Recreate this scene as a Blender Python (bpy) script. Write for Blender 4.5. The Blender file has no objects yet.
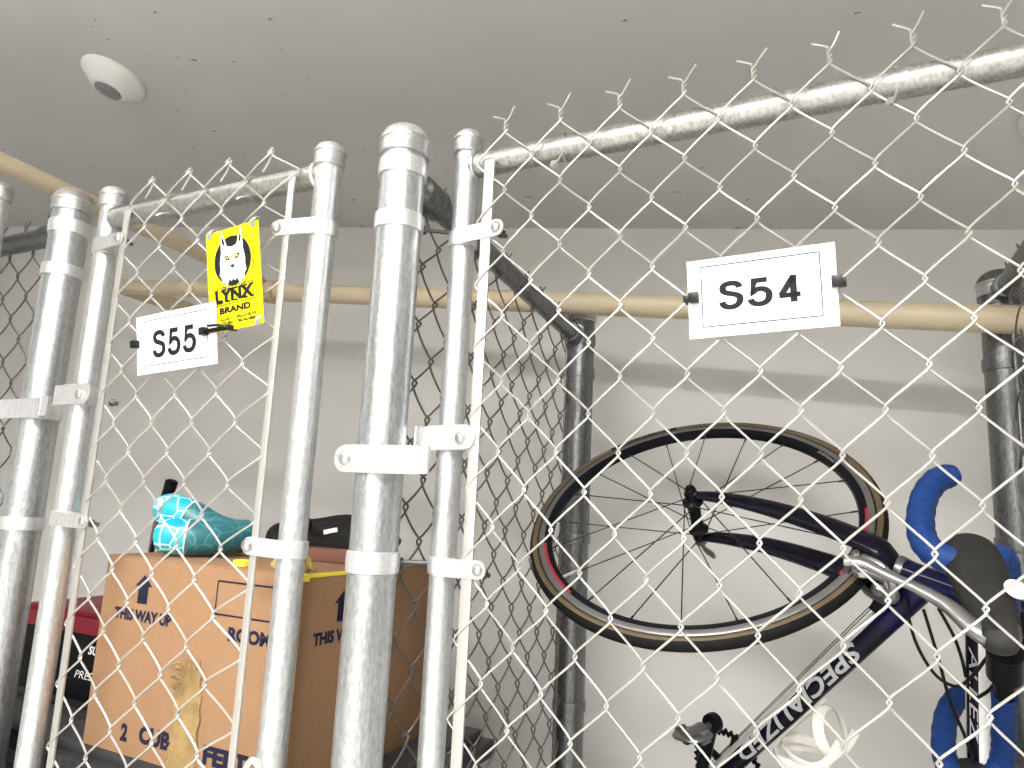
import bpy, bmesh, math, random
from mathutils import Vector, Matrix
random.seed(7)
PI = math.pi
V = Vector
SC = bpy.context.scene
COL = SC.collection

# ---------------------------------------------------------------- materials
def nt(name):
    m = bpy.data.materials.new(name); m.use_nodes = True
    t = m.node_tree; b = t.nodes['Principled BSDF']
    return m, t, b

def simple(name, col, rough=.5, metal=0., spec=.5, noise=0., nscale=40., bump=0., bscale=60., coat=0.):
    m, t, b = nt(name)
    b.inputs['Base Color'].default_value = (*col, 1); b.inputs['Roughness'].default_value = rough
    b.inputs['Metallic'].default_value = metal; b.inputs['Specular IOR Level'].default_value = spec
    b.inputs['Coat Weight'].default_value = coat
    tc = t.nodes.new('ShaderNodeTexCoord')
    if noise:
        n = t.nodes.new('ShaderNodeTexNoise'); n.inputs['Scale'].default_value = nscale; n.inputs['Detail'].default_value = 6
        t.links.new(tc.outputs['Object'], n.inputs['Vector'])
        r = t.nodes.new('ShaderNodeValToRGB')
        r.color_ramp.elements[0].position = .3; r.color_ramp.elements[1].position = .7
        r.color_ramp.elements[0].color = (*[c * (1 - noise) for c in col], 1)
        r.color_ramp.elements[1].color = (*[min(1, c * (1 + noise)) for c in col], 1)
        t.links.new(n.outputs['Fac'], r.inputs['Fac']); t.links.new(r.outputs['Color'], b.inputs['Base Color'])
    if bump:
        n2 = t.nodes.new('ShaderNodeTexNoise'); n2.inputs['Scale'].default_value = bscale; n2.inputs['Detail'].default_value = 5
        t.links.new(tc.outputs['Object'], n2.inputs['Vector'])
        bp = t.nodes.new('ShaderNodeBump'); bp.inputs['Strength'].default_value = bump; bp.inputs['Distance'].default_value = .002
        t.links.new(n2.outputs['Fac'], bp.inputs['Height']); t.links.new(bp.outputs['Normal'], b.inputs['Normal'])
    return m

def galv(name, lo, hi, r0, r1, metal=.9, streak=True):
    """galvanised steel: fine spangle speckle plus faint drawn streaks along the tube"""
    m, t, b = nt(name)
    tc = t.nodes.new('ShaderNodeTexCoord')
    n = t.nodes.new('ShaderNodeTexNoise'); n.inputs['Scale'].default_value = 260; n.inputs['Detail'].default_value = 4
    mp = t.nodes.new('ShaderNodeMapping'); mp.inputs['Scale'].default_value = (1, 1, .35 if streak else 1)
    t.links.new(tc.outputs['Object'], mp.inputs['Vector']); t.links.new(mp.outputs['Vector'], n.inputs['Vector'])
    n2 = t.nodes.new('ShaderNodeTexNoise'); n2.inputs['Scale'].default_value = 28; n2.inputs['Detail'].default_value = 8
    mp2 = t.nodes.new('ShaderNodeMapping'); mp2.inputs['Scale'].default_value = (4, 4, .12 if streak else 1)
    t.links.new(tc.outputs['Object'], mp2.inputs['Vector']); t.links.new(mp2.outputs['Vector'], n2.inputs['Vector'])
    mx = t.nodes.new('ShaderNodeMix'); mx.data_type = 'FLOAT'; mx.inputs[0].default_value = .42
    t.links.new(n.outputs['Fac'], mx.inputs[2]); t.links.new(n2.outputs['Fac'], mx.inputs[3])
    r = t.nodes.new('ShaderNodeValToRGB')
    r.color_ramp.elements[0].position = .36; r.color_ramp.elements[1].position = .62
    r.color_ramp.elements[0].color = (*lo, 1); r.color_ramp.elements[1].color = (*hi, 1)
    t.links.new(mx.outputs[0], r.inputs['Fac']); t.links.new(r.outputs['Color'], b.inputs['Base Color'])
    mr = t.nodes.new('ShaderNodeMapRange'); mr.inputs['From Min'].default_value = .3; mr.inputs['From Max'].default_value = .7
    mr.inputs['To Min'].default_value = r0; mr.inputs['To Max'].default_value = r1
    t.links.new(n.outputs['Fac'], mr.inputs['Value']); t.links.new(mr.outputs['Result'], b.inputs['Roughness'])
    b.inputs['Metallic'].default_value = metal
    bp = t.nodes.new('ShaderNodeBump'); bp.inputs['Strength'].default_value = .12; bp.inputs['Distance'].default_value = .001
    t.links.new(mx.outputs[0], bp.inputs['Height']); t.links.new(bp.outputs['Normal'], b.inputs['Normal'])
    return m

M = {}
M['tube'] = galv('galvanised_tube', (.60, .62, .63), (.86, .87, .88), .30, .46)
M['post'] = galv('galvanised_post', (.40, .42, .43), (.66, .68, .69), .28, .44)
M['shaded'] = galv('shaded_galvanised_tube', (.13, .135, .14), (.27, .275, .28), .30, .44)  # darker copy of the steel; shade of the back posts and rails put into the colour
M['cap'] = galv('cast_cap', (.44, .43, .41), (.62, .61, .59), .45, .6, .6, False)
M['rail'] = galv('rough_galvanised_rail', (.30, .295, .28), (.56, .55, .53), .38, .55)
M['collar'] = galv('pressed_collar', (.50, .50, .50), (.68, .68, .68), .32, .46, .9, False)
M['browncap'] = galv('weathered_cap', (.27, .25, .24), (.36, .34, .325), .5, .65, .4, False)
M['band'] = galv('pressed_band', (.74, .75, .76), (.92, .92, .92), .34, .46, .85, False)
M['wire'] = simple('galvanised_wire', (.56, .55, .515), .42, .7)
M['shadedwire'] = simple('shaded_wire', (.16, .15, .135), .5, .55)  # same wire darkened in colour for the shade on partitions and side panel
M['bolt'] = simple('bolt_zinc', (.62, .62, .62), .3, .9)
M['darkbolt'] = simple('bolt_dark', (.10, .10, .10), .45, .8)
M['sign'] = simple('white_plastic_sign', (.90, .90, .89), .35)
M['ink'] = simple('black_print', (.014, .014, .016), .6, spec=.15)
M['greyline'] = simple('grey_print', (.09, .09, .10), .6, spec=.2)
M['tie'] = simple('black_nylon', (.010, .010, .011), .35, spec=.3)
M['yellow'] = simple('yellow_sign', (.93, .83, .0), .4)
M['white'] = simple('white_print', (.92, .92, .90), .5)
M['navyink'] = simple('navy_print', (.014, .015, .035), .7, spec=.12)
M['tape'] = simple('kraft_tape', (.27, .18, .075), .28, noise=.25, nscale=50, bump=.5, bscale=40)
M['pipe'] = simple('tan_pipe', (.56, .475, .325), .42, noise=.05, nscale=6)
M['grey_fit'] = simple('pipe_wrap', (.52, .40, .29), .8, noise=.3, nscale=60, bump=.6, bscale=80)
M['plastic_w'] = simple('white_plastic', (.82, .82, .80), .4)
M['lens'] = simple('grey_lens', (.24, .24, .25), .3)
M['tread'] = simple('tyre_rubber', (.011, .0105, .011), .6, spec=.08)
M['tan'] = simple('tan_sidewall', (.12, .085, .047), .6, noise=.12, nscale=30)
M['rimblack'] = simple('black_rim', (.009, .009, .013), .3, spec=.08)
M['brake_track'] = simple('brake_track', (.24, .235, .23), .42, .7)
M['red'] = simple('red_decal', (.36, .025, .055), .4)
M['greydecal'] = simple('grey_decal', (.42, .42, .43), .4)
M['spoke'] = simple('black_spoke', (.018, .017, .016), .4, .3, .3)
M['blackal'] = simple('black_alloy', (.008, .008, .010), .3, spec=.08)
M['navy'] = simple('navy_lacquer', (.006, .006, .034), .2, spec=.15, coat=.12)
M['carbon'] = simple('dark_carbon', (.007, .006, .013), .25, spec=.12, coat=.12)
M['silverp'] = simple('silver_paint', (.62, .62, .60), .3, .3)
M['chrome'] = simple('polished_alloy', (.42, .42, .41), .30, .95)
M['steelgrey'] = simple('grey_alloy', (.22, .22, .22), .3, .8)
M['gunmetal'] = simple('dark_gunmetal', (.06, .06, .06), .35, .7)
M['blue'] = simple('blue_bar_tape', (.006, .034, .155), .62, spec=.3, noise=.15, nscale=60)
M['hood'] = simple('grey_rubber', (.022, .021, .020), .65, spec=.12, noise=.15, nscale=50)
M['cable'] = simple('black_cable', (.010, .010, .010), .4, spec=.08)
M['cage'] = simple('white_cage', (.74, .72, .66), .35)
M['lid'] = simple('dark_grey_plastic', (.032, .032, .034), .45, spec=.3, bump=.2, bscale=120)
M['black'] = simple('black_plastic', (.008, .008, .009), .45, spec=.08)
M['cloth'] = simple('charcoal_nylon', (.022, .020, .020), .7, spec=.08, noise=.3, nscale=14, bump=.4, bscale=30)
M['brown'] = simple('brown_panel', (.17, .07, .05), .6)
M['redbox'] = simple('dark_red_print', (.20, .012, .025), .45, spec=.3)
M['yellowtape'] = simple('yellow_tape', (.85, .72, .05), .4)
M['wrap'] = simple('olive_wrap', (.42, .36, .10), .3, noise=.4, nscale=50, bump=.6, bscale=50)

def floor_mat():
    return simple('concrete_floor', (.43, .42, .405), .6, noise=.12, nscale=5, bump=.2, bscale=30)
def wall_mat():
    m = simple('painted_wall', (.65, .638, .612), .7, noise=.025, nscale=2.2, bump=.08, bscale=24)
    return m
def ceil_mat():
    """painted concrete, broad faint blotches, sparse dark pits"""
    m, t, b = nt('painted_concrete_ceiling')
    tc = t.nodes.new('ShaderNodeTexCoord')
    n = t.nodes.new('ShaderNodeTexNoise'); n.inputs['Scale'].default_value = 2.0; n.inputs['Detail'].default_value = 8
    t.links.new(tc.outputs['Object'], n.inputs['Vector'])
    r = t.nodes.new('ShaderNodeValToRGB')
    r.color_ramp.elements[0].position = .35; r.color_ramp.elements[1].position = .68
    r.color_ramp.elements[0].color = (.53, .528, .52, 1); r.color_ramp.elements[1].color = (.58, .577, .568, 1)
    t.links.new(n.outputs['Fac'], r.inputs['Fac'])
    vo = t.nodes.new('ShaderNodeTexVoronoi'); vo.inputs['Scale'].default_value = 42; vo.inputs['Randomness'].default_value = 1
    mp = t.nodes.new('ShaderNodeMapping'); mp.inputs['Scale'].default_value = (.55, 1, 1)
    n3 = t.nodes.new('ShaderNodeTexNoise'); n3.inputs['Scale'].default_value = 70
    va = t.nodes.new('ShaderNodeVectorMath'); va.operation = 'MULTIPLY_ADD'; va.inputs[1].default_value = (.03, .03, .03)
    t.links.new(tc.outputs['Object'], mp.inputs['Vector']); t.links.new(tc.outputs['Object'], n3.inputs['Vector'])
    t.links.new(n3.outputs['Color'], va.inputs[0]); t.links.new(mp.outputs['Vector'], va.inputs[2])
    t.links.new(va.outputs['Vector'], vo.inputs['Vector'])
    lt = t.nodes.new('ShaderNodeMath'); lt.operation = 'LESS_THAN'; lt.inputs[1].default_value = .15
    t.links.new(vo.outputs['Distance'], lt.inputs[0])
    gt = t.nodes.new('ShaderNodeSeparateColor'); t.links.new(vo.outputs['Color'], gt.inputs['Color'])
    g2 = t.nodes.new('ShaderNodeMath'); g2.operation = 'GREATER_THAN'
    dv = t.nodes.new('ShaderNodeVectorMath'); dv.operation = 'DISTANCE'; dv.inputs[1].default_value = (-1.86, .98, 2.42)
    dm = t.nodes.new('ShaderNodeMapRange'); dm.inputs['From Min'].default_value = .05; dm.inputs['From Max'].default_value = .45; dm.inputs['To Min'].default_value = .45; dm.inputs['To Max'].default_value = .90
    t.links.new(tc.outputs['Object'], dv.inputs[0]); t.links.new(dv.outputs['Value'], dm.inputs['Value']); t.links.new(dm.outputs['Result'], g2.inputs[1])
    t.links.new(gt.outputs['Red'], g2.inputs[0])
    mu = t.nodes.new('ShaderNodeMath'); mu.operation = 'MULTIPLY'
    n4 = t.nodes.new('ShaderNodeTexNoise'); n4.inputs['Scale'].default_value = 1.6
    t.links.new(tc.outputs['Object'], n4.inputs['Vector'])
    g3 = t.nodes.new('ShaderNodeMath'); g3.operation = 'GREATER_THAN'; g3.inputs[1].default_value = .42
    t.links.new(n4.outputs['Fac'], g3.inputs[0])
    mu2 = t.nodes.new('ShaderNodeMath'); mu2.operation = 'MULTIPLY'
    t.links.new(lt.outputs[0], mu.inputs[0]); t.links.new(g2.outputs[0], mu.inputs[1])
    t.links.new(mu.outputs[0], mu2.inputs[0]); t.links.new(g3.outputs[0], mu2.inputs[1])
    mx = t.nodes.new('ShaderNodeMix'); mx.data_type = 'RGBA'; mx.inputs['B'].default_value = (.20, .19, .18, 1)
    t.links.new(mu2.outputs[0], mx.inputs['Factor']); t.links.new(r.outputs['Color'], mx.inputs['A'])
    t.links.new(mx.outputs['Result'], b.inputs['Base Color'])
    b.inputs['Roughness'].default_value = .62
    bp = t.nodes.new('ShaderNodeBump'); bp.inputs['Strength'].default_value = .15; bp.inputs['Distance'].default_value = .004
    n5 = t.nodes.new('ShaderNodeTexNoise'); n5.inputs['Scale'].default_value = 9; n5.inputs['Detail'].default_value = 6
    t.links.new(tc.outputs['Object'], n5.inputs['Vector'])
    t.links.new(n5.outputs['Fac'], bp.inputs['Height']); t.links.new(bp.outputs['Normal'], b.inputs['Normal'])
    return m
def kraft_mat():
    m = simple('kraft_cardboard', (.285, .165, .09), .75, spec=.2, noise=.045, nscale=130)
    return m
def scale_mat(name, a, bcol, line, lw, sc):
    """cells of two blues parted by pale lines"""
    m, t, b = nt(name)
    tc = t.nodes.new('ShaderNodeTexCoord')
    vo = t.nodes.new('ShaderNodeTexVoronoi'); vo.feature = 'DISTANCE_TO_EDGE'; vo.inputs['Scale'].default_value = sc
    vo.inputs['Randomness'].default_value = .65
    vc = t.nodes.new('ShaderNodeTexVoronoi'); vc.inputs['Scale'].default_value = sc; vc.inputs['Randomness'].default_value = .65
    t.links.new(tc.outputs['Object'], vo.inputs['Vector']); t.links.new(tc.outputs['Object'], vc.inputs['Vector'])
    s = t.nodes.new('ShaderNodeSeparateColor'); t.links.new(vc.outputs['Color'], s.inputs['Color'])
    m1 = t.nodes.new('ShaderNodeMix'); m1.data_type = 'RGBA'
    m1.inputs['A'].default_value = (*a, 1); m1.inputs['B'].default_value = (*bcol, 1)
    t.links.new(s.outputs['Red'], m1.inputs['Factor'])
    lt = t.nodes.new('ShaderNodeMath'); lt.operation = 'LESS_THAN'; lt.inputs[1].default_value = lw
    t.links.new(vo.outputs['Distance'], lt.inputs[0])
    m2 = t.nodes.new('ShaderNodeMix'); m2.data_type = 'RGBA'; m2.inputs['B'].default_value = (*line, 1)
    t.links.new(lt.outputs[0], m2.inputs['Factor']); t.links.new(m1.outputs['Result'], m2.inputs['A'])
    t.links.new(m2.outputs['Result'], b.inputs['Base Color']); b.inputs['Roughness'].default_value = .4
    return m
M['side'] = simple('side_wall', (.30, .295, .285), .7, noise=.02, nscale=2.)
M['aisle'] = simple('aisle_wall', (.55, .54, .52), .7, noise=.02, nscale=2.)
M['floor'] = floor_mat(); M['wall'] = wall_mat(); M['ceil'] = ceil_mat(); M['kraft'] = kraft_mat()
M['scales'] = scale_mat('teal_scales', (.0, .30, .42), (.03, .46, .56), (.50, .78, .80), .045, 34)
M['scales_dark'] = scale_mat('dark_teal_scales', (.02, .13, .16), (.03, .17, .19), (.08, .26, .27), .025, 34)
def emis(name, col, s):
    m, t, b = nt(name)
    b.inputs['Base Color'].default_value = (.9, .9, .9, 1)
    b.inputs['Emission Color'].default_value = (*col, 1); b.inputs['Emission Strength'].default_value = s
    return m

# ---------------------------------------------------------------- mesh builder
class MB:
    def __init__(s): s.v = []; s.f = []; s.m = []
    def add(s, vs, fs, mi=0):
        o = len(s.v); s.v += [V(p) for p in vs]; s.f += [tuple(i + o for i in f) for f in fs]; s.m += [mi] * len(fs); return s
    def tube(s, path, rad, n=12, mi=0, caps=True, closed=False, up=None, sq=None):
        """sweep; rad is a number or a list; sq = (a, b) scales the section across its two axes"""
        P = [V(p) for p in path]; N = len(P)
        R = rad if isinstance(rad, (list, tuple)) else [rad] * N
        T = []
        for i in range(N):
            if closed: d = P[(i + 1) % N] - P[i - 1]
            else: d = P[min(i + 1, N - 1)] - P[max(i - 1, 0)]
            T.append(d.normalized() if d.length > 1e-9 else V((0, 0, 1)))
        nrm = V(up) if up else (V((0, 0, 1)) if abs(T[0].z) < .9 else V((1, 0, 0)))
        nrm = (nrm - T[0] * nrm.dot(T[0])).normalized()
        vs = []
        for i in range(N):
            nrm = (nrm - T[i] * nrm.dot(T[i]))
            if nrm.length < 1e-6: nrm = T[i].orthogonal()
            nrm.normalize(); b = T[i].cross(nrm)
            sa, sb = (1, 1) if sq is None else (sq[i] if isinstance(sq, list) else sq)
            for k in range(n):
                a = 2 * PI * k / n
                vs.append(P[i] + nrm * (math.cos(a) * R[i] * sa) + b * (math.sin(a) * R[i] * sb))
        fs = []
        for i in range(N if closed else N - 1):
            j = (i + 1) % N
            for k in range(n):
                l = (k + 1) % n
                fs.append((i * n + k, i * n + l, j * n + l, j * n + k))
        if caps and not closed:
            fs.append(tuple(range(n))[::-1]); fs.append(tuple((N - 1) * n + k for k in range(n)))
        return s.add(vs, fs, mi)
    def lathe(s, prof, org=(0, 0, 0), axis=(0, 0, 1), n=32, mi=0, close=False):
        """prof: (radius, height) along axis"""
        ax = V(axis).normalized(); x = ax.orthogonal().normalized(); y = ax.cross(x); o = V(org)
        vs = []; fs = []
        for (r, h) in prof:
            for k in range(n):
                a = 2 * PI * k / n
                vs.append(o + ax * h + x * (math.cos(a) * r) + y * (math.sin(a) * r))
        m = len(prof)
        for i in range(m if close else m - 1):
            j = (i + 1) % m
            for k in range(n):
                l = (k + 1) % n; fs.append((i * n + k, i * n + l, j * n + l, j * n + k))
        if not close:
            if prof[0][0] > 1e-6: fs.append(tuple(range(n))[::-1])
            if prof[-1][0] > 1e-6: fs.append(tuple((m - 1) * n + k for k in range(n)))
        return s.add(vs, fs, mi)
    def box(s, lo, hi, mi=0, bev=0., mat=None):
        bm = bmesh.new(); bmesh.ops.create_cube(bm, size=1)
        lo = V(lo); hi = V(hi)
        for v in bm.verts: v.co = V([(lo[i] + hi[i]) / 2 + v.co[i] * (hi[i] - lo[i]) for i in range(3)])
        if bev: bmesh.ops.bevel(bm, geom=list(bm.edges), offset=bev, segments=2, affect='EDGES', profile=.6)
        if mat is not None: bm.transform(mat)
        bm.verts.index_update()
        s.add([v.co.copy() for v in bm.verts], [tuple(v.index for v in f.verts) for f in bm.faces], mi); bm.free(); return s
    def prism(s, poly, org, ux, uy, depth, mi=0):
        """extrude a 2-D polygon (in axes ux, uy) along ux x uy, both ways half the depth"""
        ux = V(ux); uy = V(uy); nn = ux.cross(uy).normalized(); o = V(org); n = len(poly)
        vs = [o + ux * a + uy * b + nn * (depth / 2) for a, b in poly] + [o + ux * a + uy * b - nn * (depth / 2) for a, b in poly]
        fs = [tuple(range(n)), tuple(range(n, 2 * n))[::-1]] + [(i, i + n, (i + 1) % n + n, (i + 1) % n) for i in range(n)]
        return s.add(vs, fs, mi)
    def build(s, name, mats, parent=None, org=None, smooth=35, xf=None):
        me = bpy.data.meshes.new(name)
        o0 = V(org) if org is not None else (V(parent.get('_o', (0, 0, 0))) if parent is not None else V((0, 0, 0)))
        vs = [((xf @ p) if xf is not None else p) - o0 for p in s.v]
        me.from_pydata(vs, [], s.f); me.validate()
        if not isinstance(mats, (list, tuple)): mats = [mats]
        for m in mats: me.materials.append(m)
        if len(me.polygons) == len(s.m):
            me.polygons.foreach_set('material_index', s.m)
        bm = bmesh.new(); bm.from_mesh(me); bmesh.ops.recalc_face_normals(bm, faces=bm.faces); bm.to_mesh(me); bm.free()
        for p in me.polygons: p.use_smooth = True
        me.set_sharp_from_angle(angle=math.radians(smooth)); me.update()
        ob = bpy.data.objects.new(name, me); COL.objects.link(ob)
        if parent is not None: ob.parent = parent
        elif org is not None: ob.location = org
        return ob

def tag(o, label, cat, group=None):
    o['label'] = label; o['category'] = cat
    if group: o['group'] = group
    return o
def thing(name, loc, label, cat, group=None):
    o = bpy.data.objects.new(name, None); COL.objects.link(o); o.location = loc; o.empty_display_size = .1
    o['_o'] = tuple(loc)
    return tag(o, label, cat, group)
def sub(mb, name, mat, part, origin, **k):
    """a sub-part under a part whose object origin sits at its thing's origin"""
    o = mb.build(name, mat, part, org=origin, **k); o.location = (0, 0, 0); return o
def struct(mb, name, mat):
    o = mb.build(name, mat); o['kind'] = 'structure'; return o

_font = None
def text_mesh(s, size, bold=0., xs=1., align='CENTER', shear=0., space=1.):
    """(verts, faces) of flat lettering in x, y, its middle at the origin"""
    cu = bpy.data.curves.new('t', 'FONT'); cu.body = s; cu.size = size; cu.align_x = align; cu.offset = bold; cu.shear = shear
    cu.space_character = space; cu.resolution_u = 3
    ob = bpy.data.objects.new('t', cu); COL.objects.link(ob)
    bpy.context.view_layer.update()
    me = bpy.data.meshes.new_from_object(ob)
    vs = [v.co.copy() for v in me.vertices]; fs = [tuple(p.vertices) for p in me.polygons]
    bpy.data.objects.remove(ob); bpy.data.curves.remove(cu); bpy.data.meshes.remove(me)
    lo = min(v.y for v in vs); hi = max(v.y for v in vs); c = (lo + hi) / 2
    x0 = min(v.x for v in vs); x1 = max(v.x for v in vs); cx = (x0 + x1) / 2
    return [V(((v.x - (cx if align == 'CENTER' else x0)) * xs, v.y - c, 0)) for v in vs], fs
GLYPH = {   # centre lines in a 0.6 x 1 cell, corners listed sharp, curves as arcs
    'S': [[(.535, .76), (.50, .86), (.42, .925), (.30, .945), (.17, .925), (.09, .855), (.07, .755), (.10, .655), (.19, .59), (.32, .545), (.44, .495), (.525, .415), (.54, .28), (.49, .15), (.40, .08), (.29, .055), (.17, .075), (.08, .15), (.045, .27)]],
    '5': [[(.50, .93), (.155, .93), (.095, .485), (.18, .575), (.29, .61), (.42, .58), (.515, .48), (.54, .335), (.50, .18), (.41, .085), (.28, .055), (.15, .085), (.07, .17), (.045, .265)]],
    '4': [[(.395, .0), (.395, .98)], [(.385, .90), (.075, .285)], [(.02, .265), (.57, .265)]]}
def stroke_text(mb, s, org, ux, uy, w, h, wd=.185):
    """bold grotesque figures drawn as ribbons, the whole w x h"""
    ux = V(ux); uy = V(uy); org = V(org); adv = .78; tot = adv * (len(s) - 1) + .6
    for i, ch in enumerate(s):
        for pl in GLYPH[ch]:
            P = [V((x + i * adv - tot / 2, y - .5)) for x, y in pl]
            if ch == 'S':
                P = [V((p.x, p.y)) for p in smooth_path([(q.x, q.y, 0) for q in P], 4)]
            if ch == '5':
                P = P[:3] + [V((p.x, p.y)) for p in smooth_path([(q.x, q.y, 0) for q in P[2:]], 4)][1:]
            L = []; Rr = []
            for k in range(len(P)):
                d0 = (P[k] - P[k - 1]).normalized() if k else (P[1] - P[0]).normalized()
                d1 = (P[k + 1] - P[k]).normalized() if k < len(P) - 1 else d0
                n0 = V((-d0.y, d0.x)); n1 = V((-d1.y, d1.x)); mm = (n0 + n1)
                mm = mm / max(.75 if ch == '4' else .35, mm.length_squared / 2) if mm.length > 1e-6 else n0
                hw = wd / 2 * (1.0 if ch != '4' else .95)
                L.append(P[k] + mm * hw); Rr.append(P[k] - mm * hw)
            vs = [org + ux * (p.x / tot * w) + uy * (p.y * h) for p in L + Rr]; n = len(P)
            mb.add(vs, [(k, k + 1, n + k + 1, n + k) for k in range(n - 1)])
def text_on(mb, s, size, org, ux, uy, mi=0, fit=None, **k):
    """lettering lying on a plane; fit = (width, height) scales it to that size"""
    vs, fs = text_mesh(s, size, **k)
    sx = sy = 1
    if fit:
        w = max(v.x for v in vs) - min(v.x for v in vs); h = max(v.y for v in vs) - min(v.y for v in vs)
        if fit[0]: sx = fit[0] / w
        if fit[1]: sy = fit[1] / h
    ux = V(ux); uy = V(uy); org = V(org)
    mb.add([org + ux * (v.x * sx) + uy * (v.y * sy) for v in vs], fs, mi)

def arc(c, r, a0, a1, n, ux, uy):
    c = V(c); ux = V(ux); uy = V(uy)
    return [c + ux * (r * math.cos(a0 + (a1 - a0) * i / n)) + uy * (r * math.sin(a0 + (a1 - a0) * i / n)) for i in range(n + 1)]
def smooth_path(pts, n=6):
    P = [V(p) for p in pts]; out = []
    for i in range(len(P) - 1):
        p0 = P[max(i - 1, 0)]; p1 = P[i]; p2 = P[i + 1]; p3 = P[min(i + 2, len(P) - 1)]
        for k in range(n):
            t = k / n
            out.append(.5 * ((2 * p1) + (p2 - p0) * t + (2 * p0 - 5 * p1 + 4 * p2 - p3) * t * t + (3 * p1 - p0 - 3 * p2 + p3) * t ** 3))
    out.append(P[-1]); return out

# ---------------------------------------------------------------- the setting
YW = 1.92
def cz(x, y): return 2.3575 - .142 * x - .2 * y
XL, XR, YB = -4.2, 2.6, -3.2
mb = MB(); mb.box((XL - .1, YB - .1, -.1), (XR + .1, YW + .1, 0)); struct(mb, 'floor', M['floor'])
mb = MB()
c = [(XL - .1, YB - .1), (XR + .1, YB - .1), (XR + .1, YW + .1), (XL - .1, YW + .1)]
mb.add([(x, y, cz(x, y)) for x, y in c] + [(x, y, cz(x, y) + .15) for x, y in c],
       [(0, 1, 2, 3), (7, 6, 5, 4), (0, 4, 5, 1), (1, 5, 6, 2), (2, 6, 7, 3), (3, 7, 4, 0)]); struct(mb, 'ceiling', M['ceil'])
def wall(name, a, b, mat='wall'):
    mb = MB(); (x0, y0), (x1, y1) = a, b
    cs = [(x0, y0), (x1, y0), (x1, y1), (x0, y1)]
    mb.add([(x, y, 0) for x, y in cs] + [(x, y, cz(x, y)) for x, y in cs],
           [(3, 2, 1, 0), (4, 5, 6, 7), (0, 1, 5, 4), (1, 2, 6, 5), (2, 3, 7, 6), (3, 0, 4, 7)]); struct(mb, name, M[mat])
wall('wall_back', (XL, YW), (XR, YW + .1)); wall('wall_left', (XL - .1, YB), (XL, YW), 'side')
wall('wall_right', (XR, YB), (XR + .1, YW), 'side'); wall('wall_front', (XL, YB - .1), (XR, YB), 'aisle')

# ---------------------------------------------------------------- light fixtures of the aisle and an added uplight
def panel(xm, y, L, Wd, strength, label):
    """flat ceiling panel hung just under the sloping slab, glowing downwards only"""
    zc = cz(xm, y) - .05
    t = thing('ceiling_light', (xm, y, zc), label, 'light')
    rot = Matrix.Translation((xm, y, zc)) @ Matrix.Rotation(math.atan(.142), 4, 'Y') @ Matrix.Rotation(-math.atan(.2), 4, 'X')
    m = MB(); h = .012
    for lo, hi in (((-L / 2, -Wd / 2, -h), (L / 2, -Wd / 2 + .02, .02)), ((-L / 2, Wd / 2 - .02, -h), (L / 2, Wd / 2, .02)),
                   ((-L / 2, -Wd / 2 + .02, -h), (-L / 2 + .02, Wd / 2 - .02, .02)), ((L / 2 - .02, -Wd / 2 + .02, -h), (L / 2, Wd / 2 - .02, .02)),
                   ((-L / 2 + .02, -Wd / 2 + .02, .012), (L / 2 - .02, Wd / 2 - .02, .02))):
        m.box(lo, hi, mat=rot)
    for sx in (-.35, .35): m.tube([rot @ V((sx * L, 0, .015)), rot @ V((sx * L, 0, .09))], .004, 8)
    m.build('panel_frame', M['plastic_w'], t)
    g = MB(); g.box((-L / 2 + .02, -Wd / 2 + .02, -.006), (L / 2 - .02, Wd / 2 - .02, -.002), mat=rot)
    g.build('diffuser', emis('panel_glow', (1., .985, .955), strength), t)
panel(-.25, -.75, 1.9, .45, 78., 'flat light panel under the aisle ceiling in front of the lockers')
panel(-.10, -2.1, 1.9, .45, 62., 'flat light panel under the aisle ceiling nearest the far aisle wall')
def fill_batten(x0, x1, y, drop, strength, label):  # unseen fill light, added to brighten the ceiling
    zc = lambda x: cz(x, y) - drop
    mid = V(((x0 + x1) / 2, y, zc((x0 + x1) / 2)))
    t = thing('ceiling_light', mid, label, 'light')
    d = V((x1 - x0, 0, zc(x1) - zc(x0))); L = d.length
    m = MB(); rot = Matrix.Translation(mid) @ Matrix.Rotation(math.atan(.142), 4, 'Y')
    m.box((-L / 2, -.09, -.05), (L / 2, .09, -.025), bev=.006, mat=rot)  # tray added under the tubes, keeps their light off the wall
    for q in (-1, 1): m.box((-L / 2, q * .09 - .004, -.045), (L / 2, q * .09 + .004, .012), bev=.001, mat=rot)
    for q in (-.4, .4): m.box((q * L - .01, -.008, -.03), (q * L + .01, .008, drop + .05), mat=rot)
    m.build('fill_trough', M['plastic_w'], t)
    g = emis('fill_glow', (1., .985, .955), strength)
    for q in (-1, 1):
        k = MB(); k.tube([rot @ V((-L / 2 + .02, q * .045, 0)), rot @ V((L / 2 - .02, q * .045, 0))], .016, 12); k.build('fill_tube', g, t)
fill_batten(-2.5, -.9, .12, .24, 40., 'added twin tube uplight trough, out of view, brightening the ceiling near the S55 gate')

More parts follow.
